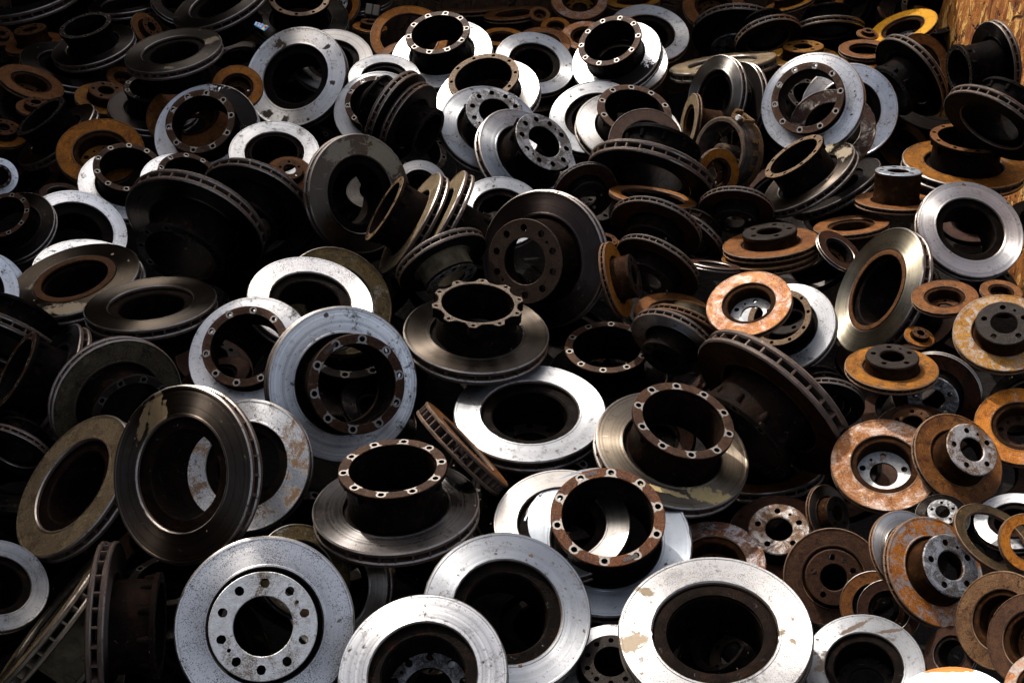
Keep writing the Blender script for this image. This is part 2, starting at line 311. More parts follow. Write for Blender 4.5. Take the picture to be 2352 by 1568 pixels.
# ---------------------------------------------------------------- mesh helpers (unit disc, radius 1)
def finish(bm, name, nslots, sharp=32):
    bmesh.ops.remove_doubles(bm, verts=bm.verts, dist=1e-5)
    bmesh.ops.recalc_face_normals(bm, faces=bm.faces)
    me = bpy.data.meshes.new(name); bm.to_mesh(me); bm.free()
    for i in range(nslots): me.materials.append(PAD)
    for p in me.polygons: p.use_smooth = True
    me.set_sharp_from_angle(angle=R_(sharp))
    return me
JIT = [0]
def lathe(bm, prof, seg=88, wob=None):
    """closed profile [(r, z, slot of the segment that follows)]"""
    rows = []
    jr = random.Random(seg * 7 + len(prof) + JIT[0])
    for k in range(seg):
        a = 2 * math.pi * k / seg; c, s = math.cos(a), math.sin(a)
        q = 1.0 if wob is None else wob(a)
        rows.append([bm.verts.new(((r + (jr.uniform(-.0045, .002) - (.012 if jr.random() < .03 else 0) if m == 2 and JIT[0] else 0)) * q * c, (r + (jr.uniform(-.0045, .002) if m == 2 and JIT[0] else 0)) * q * s, z)) for (r, z, m) in prof])
    n = len(prof)
    for k in range(seg):
        A, B = rows[k], rows[(k + 1) % seg]
        for j in range(n):
            f = bm.faces.new((A[j], B[j], B[(j + 1) % n], A[(j + 1) % n])); f.material_index = prof[j][2]
def plate(bm, ri, ro, z0, z1, topface, botface, seg=88, lip=True):
    c = .016
    T = 0 if topface else 1; Bm = 0 if botface else 1
    p = []
    # top, from inner to outer
    if topface and lip:
        p += [(ri + c, z0, T), (ri + .035, z0, T), (ri + .042, z0 - .006, T), (.955 * ro, z0 - .006, T), (.963 * ro, z0, T), (ro - c, z0, 2)]
    else: p += [(ri + c, z0, T), (ro - c, z0, 2)]
    p += [(ro, z0 - c, 1), (ro, z1 + c, 2)]
    if botface and lip:
        p += [(ro - c, z1, Bm), (.963 * ro, z1, Bm), (.955 * ro, z1 + .006, Bm), (ri + .042, z1 + .006, Bm), (ri + .035, z1, Bm), (ri + c, z1, 2)]
    else: p += [(ro - c, z1, Bm), (ri + c, z1, 2 if botface else 1)]
    p += [(ri, z1 + c, 1), (ri, z0 - c, 2 if topface else 1)]
    lathe(bm, p, seg)
def ring_mesh(name, ri, t, p, vented=True, rimrough=0):
    bm = bmesh.new()
    if vented:
        plate(bm, ri, 1.0, 0, -p, True, False); plate(bm, ri, 1.0, -t + p, -t, False, True)
    else: plate(bm, ri, 1.0, 0, -t, True, True)
    return finish(bm, name, 3)
def vane_mesh(name, ri, t, p, n, wid=.034, style=0):
    bm = bmesh.new()
    za, zb = -p + .004, -t + p - .004
    for k in range(n):
        a = 2 * math.pi * (k + .15 * random.random()) / n
        r0, r1 = ri + .02, .988
        if style and k % 2: r0 = ri + .12
        cs = []
        for (r, w_) in ((r0, wid * .6), (r0 + .03, wid), (r1 - .02, wid), (r1, wid * .6)):
            for z in (za, zb):
                for s in (-1, 1):
                    cs.append(bm.verts.new((r * math.cos(a) - s * w_ / 2 * math.sin(a), r * math.sin(a) + s * w_ / 2 * math.cos(a), z)))
        for i in range(3):
            o = i * 4; q = o + 4
            for (u, v) in ((0, 1), (1, 3), (3, 2), (2, 0)):
                bm.faces.new((cs[o + u], cs[o + v], cs[q + v], cs[q + u]))
        bm.faces.new((cs[0], cs[1], cs[3], cs[2])); bm.faces.new((cs[12], cs[14], cs[15], cs[13]))
    return finish(bm, name, 1)
def hub_mesh(name, ri, t, p, ro, rin, hh, th, boss=0, floor=False, gap=None):
    """bell: web between the plates, tube, rounded shoulder up to the flange (z = hh - th)"""
    bm = bmesh.new(); zw0, zw1 = -t / 2 - .028, -t / 2 + .028
    zt = hh - th
    wob = None
    prof = [(ri + .03, zw0, 0), (ri + .03, zw1, 0), (ro + .02, zw1, 0), (ro, zw1 + .02, 0), (ro - .006, zw1 + (zt - zw1) * .45, 0), (ro - .004, zt - .03, 0), (ro + .012, zt, 0),
            (rin + .006, zt, 0), (rin, zt - .02, 0), (rin, zw0 + .02, 0), (rin + .02, zw0, 0)]
    lathe(bm, prof, 72, wob)
    if boss:
        for k in range(boss):
            a = 2 * math.pi * (k + .5) / boss
            m = Matrix.Translation((ro * .985 * math.cos(a), ro * .985 * math.sin(a), zt - .07))
            bmesh.ops.create_cone(bm, segments=14, radius1=.035, radius2=.062, depth=.136, cap_ends=True, matrix=m)
    return finish(bm, name, 1, 40)
def flange_mesh(name, fi, fo, z, th, holes, scal=0.0, ch=.008, padin=True):
    """ring with real bolt holes. holes: (angle deg, circle radius, hole radius, pad radius or 0); sectors split midway between holes"""
    bm = bmesh.new()
    holes = sorted(holes); n = len(holes)
    ang = [h[0] for h in holes]
    bound = [(ang[i] + (ang[(i + 1) % n] + (360 if i == n - 1 else 0))) / 2 for i in range(n)]
    NO, NS = 8, 2
    def rout(a):
        if not scal: return fo
        d = min(abs((math.degrees(a) - q + 180) % 360 - 180) for q in ang); per = 360 / n
        x = min(1, d / (per / 2)); s = min(1, max(0, (x - .30) / .32)); s = s * s * (3 - 2 * s)
        return fo - scal * s
    M = 2 * NO + 2 * NS
    for side in (0, 1):
        zz = z if side == 0 else z - th
        for i, (ha, rc, rh, rp) in enumerate(holes):
            a0 = R_(bound[i - 1] if i else bound[-1] - 360); a1 = R_(bound[i]); hc = R_(ha)
            loop = []
            for k in range(NO): a = a0 + (a1 - a0) * k / NO; loop.append((rout(a) - (ch if side == 0 else 0), a, 'o'))
            for k in range(NS): loop.append((rout(a1) - ch + (fi + ch - rout(a1) + ch) * k / NS if side == 0 else rout(a1) + (fi - rout(a1)) * k / NS, a1, 's'))
            for k in range(NO): a = a1 + (a0 - a1) * k / NO; loop.append((fi + (ch if side == 0 else 0), a, 'i'))
            for k in range(NS): loop.append((fi + ch + (rout(a0) - ch - fi - ch) * k / NS if side == 0 else fi + (rout(a0) - fi) * k / NS, a0, 's'))
            bv = [bm.verts.new((r * math.cos(a), r * math.sin(a), zz)) for (r, a, q) in loop]
            hx, hy = rc * math.cos(hc), rc * math.sin(hc)
            def circ(rad, zc):
                o = []
                for (r, a, q) in loop:
                    u, v = (a - hc) * rc, r - rc; ph = math.atan2(v, u)
                    tx, ty = -math.sin(hc), math.cos(hc); rx, ry = math.cos(hc), math.sin(hc)
                    o.append(bm.verts.new((hx + rad * (math.cos(ph) * tx + math.sin(ph) * rx), hy + rad * (math.cos(ph) * ty + math.sin(ph) * ry), zc)))
                return o
            pr = rp if rp else rh * 1.5
            pv = circ(pr, zz); hv = circ(rh, zz)
            for k in range(M):
                j = (k + 1) % M
                f = bm.faces.new((bv[k], bv[j], pv[j], pv[k]))
                mid = loop[k][2] == 'i' and abs((loop[k][1] + loop[j][1]) / 2 - hc) * fi < pr * 1.05
                f.material_index = 1 if (rp and side == 0 and mid and padin) else 0
                f = bm.faces.new((pv[k], pv[j], hv[j], hv[k])); f.material_index = 1 if (rp and side == 0) else 0
            if side == 0:
                hb = circ(rh, z - th)
                for k in range(M):
                    j = (k + 1) % M; f = bm.faces.new((hv[k], hv[j], hb[j], hb[k])); f.material_index = 2
                # chamfer and walls
                for seg_, rf, sg in ((range(0, NO), lambda q: rout(q), 1), (range(NO + NS, 2 * NO + NS), lambda q: fi, -1)):
                    for k in seg_:
                        j = (k + 1) % M; ak, aj = loop[k][1], loop[j][1]
                        rk, rj = rf(ak), rf(aj)
                        v1 = bm.verts.new((rk * math.cos(ak), rk * math.sin(ak), z - ch)); v2 = bm.verts.new((rj * math.cos(aj), rj * math.sin(aj), z - ch))
                        v3 = bm.verts.new((rk * math.cos(ak), rk * math.sin(ak), z - th)); v4 = bm.verts.new((rj * math.cos(aj), rj * math.sin(aj), z - th))
                        f = bm.faces.new((bv[k], bv[j], v2, v1)); f.material_index = 0
                        f = bm.faces.new((v1, v2, v4, v3)); f.material_index = 2
    return finish(bm, name, 3, 34)

_mesh = {}
def cached(key, fn):
    if key not in _mesh: _mesh[key] = fn()
    return _mesh[key]
def spread(n, rc, rh, rp, ph=0): return [(ph + 360.0 * k / n, rc, rh, rp) for k in range(n)]

def ob(name, me, mats, parent):
    o = bpy.data.objects.new(name, me); COL.objects.link(o); o.parent = parent
    for i, m in enumerate(mats):
        if i < len(o.material_slots): o.material_slots[i].link = 'OBJECT'; o.material_slots[i].material = m
    return o

def hash_(s): return sum(ord(c_) * (i_ + 3) for i_, c_ in enumerate(s))
PILE = 'scrap brake discs heaped in the bay'
def build_disc(d):
    did, kind, face, fl, P, n, y, R, label, o = d
    if kind == 'DR': return build_drum(d)
    P, n, y = Vector(P), Vector(n), Vector(y)
    back = kind[0] in 'BK'; truck = kind[0] in 'TB'
    if truck: t, p, ri = .20, .066, .64
    else: t, p, ri = .16, .052, .62
    if kind == 'R': t, ri = .10, .74
    if kind == 'RV': t, p = .18, .062
    if kind == 'Bt': ri = .71
    t = o.get('t', t)
    root = bpy.data.objects.new('brake_disc', None); COL.objects.link(root)
    root.empty_display_size = .05
    z = -n if back else n
    x = y.cross(z).normalized(); y = z.cross(x).normalized()
    org = P - n * (t * R) if back else P
    mw = Matrix((x, y, z)).transposed().to_4x4(); mw.translation = org
    root.matrix_world = mw @ Matrix.Scale(R, 4)
    root['label'] = label; root['category'] = 'brake disc'; root['group'] = PILE
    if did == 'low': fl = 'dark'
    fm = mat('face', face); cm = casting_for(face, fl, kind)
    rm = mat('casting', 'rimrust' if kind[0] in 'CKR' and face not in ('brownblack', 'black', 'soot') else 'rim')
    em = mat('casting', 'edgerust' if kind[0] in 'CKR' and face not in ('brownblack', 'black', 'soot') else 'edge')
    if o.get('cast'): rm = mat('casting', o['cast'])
    if did == 'low': rm = cm = em = mat('casting', 'black')  # buried discs all black: deep shade of the gaps painted into them
    if 'cast' in o: cm = mat('casting', o['cast'])
    flm = mat('flange', fl)
    fs = o.get('fs', 1.0); hh = o.get('hh', .5 if truck else .32)
    vent = kind != 'R'
    JIT[0] = 1 + hash_(label) % 4
    rk = ('ring', ri, t, vent, JIT[0])
    ob('friction_ring', cached(rk, lambda: ring_mesh('friction_ring', ri, t, p, vent)), [fm, rm, em], root)
    JIT[0] = 0
    if vent:
        nv = 30 if truck else 38
        ob('cooling_vanes', cached(('vane', ri, t, nv), lambda: vane_mesh('cooling_vanes', ri, t, p, nv, .034 if truck else .03)), [rm], root)
    if kind in ('R', 'RV'): return root
    hubcast = cm if fl not in ('olive', 'corroded', 'tan') or truck and fl == 'tan' else mat('casting', fl)
    if truck:
        ro, rin = .555 * fs, .49 * fs
        th = .06
        if kind == 'T2': th = .15
        if kind in ('T3', 'B3'): fi, fo = .31 * fs, .565 * fs
        else: fi, fo = .50 * fs, .625 * fs
        hub = cached(('hub', ri, round(ro, 3), hh, th, kind == 'T1'), lambda: hub_mesh('hub', ri, t, p, ro, rin, hh, th, 10 if kind in ('T1', 'B') else 0))
        ob('hub', hub, [hubcast], root)
        if kind == 'T2': fk = ('crown', fs, hh); fnc = lambda: flange_mesh('mounting_flange', .49 * fs, .625 * fs, hh, th, spread(10, .575 * fs, .028, .0, 8), scal=.085)
        elif kind in ('T3', 'B3'):
            hl = spread(10, .445 * fs, .052, 0, 18) + [(36.0 + 0, .42 * fs, .024, 0), (216.0, .42 * fs, .024, 0)]
            fk = ('wide', fs, hh); fnc = lambda: flange_mesh('mounting_flange', fi, fo, hh, th, hl)
        else: fk = ('pads', fs, hh); fnc = lambda: flange_mesh('mounting_flange', fi, fo, hh, th, spread(10, .5625 * fs, .036, .060, 12))
    else:
        ro, rin, fi, fo = .56 * fs, .50 * fs, .26, .565 * fs
        th = .07
        hub = cached(('chub', round(ro, 3), hh), lambda: hub_mesh('hub', ri, t, p, ro, rin, hh, th))
        ob('hub', hub, [hubcast], root)
        hl = spread(5, .405, .060, 0, 20) + [(56.0, .385, .032, 0)]
        fk = ('car', fs, hh); fnc = lambda: flange_mesh('mounting_flange', fi, fo, hh, th, hl, ch=.02)
    pm = PAD if fl in ('brown', 'rustpads') else (PADDARK if fl == 'dark' else flm)
    ob('mounting_flange', cached(fk, fnc), [flm, pm, cm], root)
    if kind == 'Br':                                   # rusty step left round the hole
        def lipm():
            bm = bmesh.new(); q0, q1 = (.565, .605) if did == 'H5' else (.515, .60); lathe(bm, [(q0, -t - .004, 0), (q1, -t - .012, 0), (q1 + .03, -t - .006, 0), (q1 + .03, -t + .02, 0), (q0, -t + .02, 0)]); return finish(bm, 'hole_lip', 1)
        ob('hole_lip', cached(('lip', did), lipm), [LIP], root)
    if kind == 'Bl':
        def ledge():
            bm = bmesh.new(); lathe(bm, [(.50, -t + .05, 0), (.56, -t + .035, 0), (.63, -t + .05, 0), (.63, -t + .08, 0), (.50, -t + .10, 0)]); return finish(bm, 'inner_ledge', 1)
        ob('inner_ledge', cached(('ledge',), ledge), [mat('casting', 'brown')], root)
    if did == 'B10':
        def teeth():
            bm = bmesh.new(); lathe(bm, [(.50, -t - .0, 0), (.53, -t, 0), (.53, -t + .05, 0), (.50, -t + .05, 0)], 72)
            for k in range(60):
                a = 2 * math.pi * k / 60
                bmesh.ops.create_cube(bm, size=1, matrix=Matrix.Rotation(a, 4, 'Z') @ Matrix.Translation((.555, 0, -t + .02)) @ Matrix.Diagonal((.05, .026, .05, 1)))
            return finish(bm, 'toothed_ring', 1)
        ob('toothed_ring', teeth(), [mat('casting', 'brown')], root)
    for (txt, ang, flip) in o.get('marks', []):
        casting_mark(root, txt, ang, flip, .565 * fs, hh)
    return root

def build_drum(d):
    did, kind, face, fl, P, n, y, R, label, o = d
    P, z, y = Vector(P), Vector(n), Vector(y)
    x = y.cross(z).normalized(); y = z.cross(x).normalized()
    root = bpy.data.objects.new('brake_drum', None); COL.objects.link(root); root.empty_display_size = .05
    mw = Matrix((x, y, z)).transposed().to_4x4(); mw.translation = P
    root.matrix_world = mw @ Matrix.Scale(R, 4)
    root['label'] = label; root['category'] = 'brake drum'
    m1 = casting('drum_shell', (.075, .058, .045), .45, .7, (.5, .44, .36), .5, (.22, .09, .02))
    m2 = rusty('drum_edge', (.16, .085, .035), (.30, .17, .08), .5, .2, scratch=.7, dark=.4)
    bm = bmesh.new()                                    # two ridges at the mouth, then the belly and the back flange
    lathe(bm, [(.86, -.01, 0), (.95, .0, 0), (.99, -.03, 0), (.99, -.10, 0), (.95, -.125, 0), (.95, -.15, 0), (1.0, -.17, 0), (1.0, -.26, 0), (.96, -.30, 0), (.97, -.52, 0), (.93, -.62, 0), (.86, -.62, 0), (.84, -.3, 0)], 80)
    ob('shell', finish(bm, 'shell', 1), [m1], root)
    bm = bmesh.new(); lathe(bm, [(.85, -.625, 0), (1.06, -.64, 0), (1.06, -.69, 0), (.85, -.68, 0)], 80); ob('back_flange', finish(bm, 'back_flange', 1), [m2], root)
    bm = bmesh.new()
    lathe(bm, [(.16, -.05, 0), (.26, -.05, 0), (.27, -.15, 0), (.24, -.66, 0), (.15, -.66, 0)], 40)
    ob('hub_barrel', finish(bm, 'hub_barrel', 1), [m1], root)
    bm = bmesh.new()
    for k in range(9):
        a = 2 * math.pi * k / 9 + .2
        bmesh.ops.create_cone(bm, segments=8, radius1=.018, radius2=.018, depth=.66, cap_ends=True, matrix=Matrix.Rotation(a, 4, 'Z') @ Matrix.Translation((.55, 0, -.5)) @ Matrix.Rotation(math.pi / 2, 4, 'Y'))
    ob('spokes', finish(bm, 'spokes', 1), [m2], root)
    # bracket riding on the upper right of the shell
    br = bmesh.new()
    A = Matrix.Rotation(R_(62), 4, 'Z')
    for (c, sz, rz) in (((1.07, .0, -.16), (.16, .42, .20), 0), ((1.10, -.24, -.30), (.10, .10, .40), 12), ((1.16, .17, -.24), (.20, .12, .30), -14), ((1.12, -.02, -.50), (.10, .50, .14), 0)):
        bmesh.ops.create_cube(br, size=1, matrix=A @ Matrix.Translation(c) @ Matrix.Rotation(R_(rz), 4, 'Z') @ Matrix.Diagonal((*sz, 1)))
    bmesh.ops.bevel(br, geom=br.edges[:], offset=.022, segments=2, affect='EDGES')
    bo = ob('bracket', finish(br, 'bracket', 1), [m2], root)
    bm = bmesh.new(); bmesh.ops.create_cone(bm, segments=6, radius1=.085, radius2=.08, depth=.07, cap_ends=True, matrix=A @ Matrix.Translation((1.12, -.1, -.03)))
    ob('bolt_head', finish(bm, 'bolt_head', 1), [plain('pale_bolt', (.5, .5, .48), .5)], bo)
    bm = bmesh.new()
    for a in (20, 0, -24):
        bmesh.ops.create_cube(bm, size=1, matrix=Matrix.Rotation(R_(a), 4, 'Z') @ Matrix.Translation((1.0, 0, -.43)) @ Matrix.Diagonal((.05, .16, .20, 1)))
    bmesh.ops.bevel(bm, geom=bm.edges[:], offset=.012, segments=1, affect='EDGES')
    ob('lugs', finish(bm, 'lugs', 1), [m2], root)
    return root

INK = plain('mark_recess', (.014, .009, .007), .6)
RAISE = plain('mark_letters', (.085, .045, .028), .5, .2)
def casting_mark(root, txt, ang, flip, rc, z):
    """sunken plaque with raised cast characters on the flange"""
    width = .024 * len(txt) + .02; h = .052
    bm = bmesh.new()
    N = 10; half = width / rc / 2
    for k in range(N):
        a, b = -half + 2 * half * k / N, -half + 2 * half * (k + 1) / N
        q = [((rc - h / 2), a), ((rc + h / 2), a), ((rc + h / 2), b), ((rc - h / 2), b)]
        bm.faces.new([bm.verts.new((r * math.sin(t_), r * math.cos(t_), z + .0022)) for (r, t_) in q])
    pl = ob('mark_plaque', finish(bm, 'mark_plaque', 1), [INK], root)
    pl.rotation_euler = (0, 0, -R_(ang))
    cu = bpy.data.curves.new('cast_number', 'FONT'); cu.body = txt; cu.size = .062; cu.align_x = 'CENTER'; cu.align_y = 'CENTER'; cu.extrude = .002
    cu.space_character = 1.02
    tmp = bpy.data.objects.new('cast_number_curve', cu); COL.objects.link(tmp)
    dg = bpy.context.evaluated_depsgraph_get(); me = bpy.data.meshes.new_from_object(tmp.evaluated_get(dg))
    bpy.data.objects.remove(tmp)
    me.materials.clear(); me.materials.append(RAISE)
    me.transform(Matrix.Translation((0, rc, z + .0045)) @ (Matrix.Rotation(math.pi, 4, 'Z') if flip else Matrix.Identity(4)))
    tx = ob('cast_number', me, [RAISE], pl)
    return pl

# ---------------------------------------------------------------- the setting
def simple(name, bm, m, kind=None, label=None, cat=None, group=None, parent=None, sharp=30):
    me = finish(bm, name, 1, sharp); o = bpy.data.objects.new(name, me); COL.objects.link(o)
    me.materials.clear(); me.materials.append(m)
    if parent: o.parent = parent
    if kind: o['kind'] = kind
    if label: o['label'] = label
    if cat: o['category'] = cat
    if group: o['group'] = group
    return o
def box(bm, a, b_):
    c = [(a[i] + b_[i]) / 2 for i in range(3)]; s = [abs(b_[i] - a[i]) for i in range(3)]
    bmesh.ops.create_cube(bm, size=1, matrix=Matrix.Translation(c) @ Matrix.Diagonal((*s, 1)))
def ground_mat():
    b = NB('nearblack_dirt'); n1 = b.noise(b.obj, 3, 6, .65); n2 = b.noise(b.obj, 40, 4, .6)
    col = b.mix(b.ss(n1, .35, .65), (.003, .002, .0015), (.006, .0035, .002))  # dirt set near black so the gaps between discs stay dark
    return b.set(col, 0, .9, .2, None, n2, .6, .02)
bm = bmesh.new()
NX = 60
def gz(x, y):
    near = max(0.0, 1 - max(abs(x) / 2.6, abs(y - 3.2) / 3.2))
    return -.62 + .03 * math.sin(x * 3.1 + y * 1.7) + .02 * math.sin(y * 5.3 - x)
gv = [[bm.verts.new((-60 + 120 * i / NX if abs(i - NX / 2) > 18 else (i - NX / 2) * 2.0, -60 + 120 * j / NX, -.62)) for j in range(NX + 1)] for i in range(NX + 1)]
for i in range(NX):
    for j in range(NX): bm.faces.new((gv[i][j], gv[i + 1][j], gv[i + 1][j + 1], gv[i][j + 1]))
simple('ground', bm, ground_mat(), kind='structure')

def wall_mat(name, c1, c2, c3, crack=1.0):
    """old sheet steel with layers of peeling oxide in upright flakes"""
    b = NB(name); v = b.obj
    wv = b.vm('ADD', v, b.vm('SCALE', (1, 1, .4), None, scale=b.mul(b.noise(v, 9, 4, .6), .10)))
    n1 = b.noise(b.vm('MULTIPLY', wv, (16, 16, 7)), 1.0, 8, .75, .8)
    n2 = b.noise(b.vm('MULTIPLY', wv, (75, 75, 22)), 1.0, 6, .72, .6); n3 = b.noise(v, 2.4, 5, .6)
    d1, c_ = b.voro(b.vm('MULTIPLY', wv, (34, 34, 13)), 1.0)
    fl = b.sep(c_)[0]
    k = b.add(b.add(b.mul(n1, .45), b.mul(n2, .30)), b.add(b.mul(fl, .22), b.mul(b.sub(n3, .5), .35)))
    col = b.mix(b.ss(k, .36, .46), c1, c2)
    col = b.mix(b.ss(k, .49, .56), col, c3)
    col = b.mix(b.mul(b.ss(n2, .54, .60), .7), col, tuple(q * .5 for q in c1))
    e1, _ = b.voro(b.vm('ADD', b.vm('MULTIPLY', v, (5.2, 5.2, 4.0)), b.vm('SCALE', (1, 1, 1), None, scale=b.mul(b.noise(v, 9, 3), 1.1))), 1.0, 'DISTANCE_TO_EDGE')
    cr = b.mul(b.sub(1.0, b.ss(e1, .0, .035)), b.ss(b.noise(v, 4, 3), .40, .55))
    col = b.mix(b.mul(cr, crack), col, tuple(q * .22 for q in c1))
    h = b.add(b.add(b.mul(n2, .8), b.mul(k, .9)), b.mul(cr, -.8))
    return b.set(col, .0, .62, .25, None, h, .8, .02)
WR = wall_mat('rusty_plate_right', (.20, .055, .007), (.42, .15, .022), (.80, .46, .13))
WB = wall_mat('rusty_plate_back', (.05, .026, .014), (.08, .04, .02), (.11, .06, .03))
XR, YB, XL = 1.93, 5.72, -2.35
def bay_wall(name, a, b_, m, label, ribs):
    root = bpy.data.objects.new(name, None); COL.objects.link(root)
    root.location = ((a[0] + b_[0]) / 2, (a[1] + b_[1]) / 2, -.62)
    root['label'] = label; root['category'] = 'bay wall'
    bm = bmesh.new(); box(bm, [a[i] - root.location[i] for i in range(3)], [b_[i] - root.location[i] for i in range(3)])
    simple('steel_sheet', bm, m, parent=root)
    for (p0, p1) in ribs:
        bm = bmesh.new(); box(bm, [p0[i] - root.location[i] for i in range(3)], [p1[i] - root.location[i] for i in range(3)])
        simple('top_rail', bm, m, parent=root)
    return root
HB, HL, HR = .62, 3.1, 1.2
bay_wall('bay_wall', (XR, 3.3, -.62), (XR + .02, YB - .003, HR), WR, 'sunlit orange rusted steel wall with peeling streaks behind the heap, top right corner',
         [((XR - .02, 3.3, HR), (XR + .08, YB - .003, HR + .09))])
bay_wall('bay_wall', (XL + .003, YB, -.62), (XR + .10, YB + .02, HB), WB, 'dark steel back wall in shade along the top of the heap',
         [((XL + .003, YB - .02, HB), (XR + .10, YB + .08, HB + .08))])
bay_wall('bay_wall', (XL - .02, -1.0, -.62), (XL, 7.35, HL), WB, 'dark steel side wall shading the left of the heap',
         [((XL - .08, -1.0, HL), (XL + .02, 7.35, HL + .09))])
# unseen dark shed, added as a dark mass for the discs to reflect
shed = bpy.data.objects.new('unseen_shed', None); COL.objects.link(shed); shed.location = (0, 15, -.62)
shed['label'] = 'unseen dark shed added beyond the back wall for the discs to reflect'; shed['category'] = 'shed'
bm = bmesh.new(); box(bm, (-22, 0, 0), (22, 9, 8.2))
for k in range(88): box(bm, (-22 + k * .5, -.04, .02), (-21.85 + k * .5, .002, 8.15))
simple('cladding', bm, plain('shed_cladding', (.035, .03, .027), .6), parent=shed)
bm = bmesh.new(); box(bm, (-22.3, -.35, 8.205), (22.3, 9.3, 8.35)); simple('roof', bm, plain('shed_roof', (.05, .045, .04), .6), parent=shed)

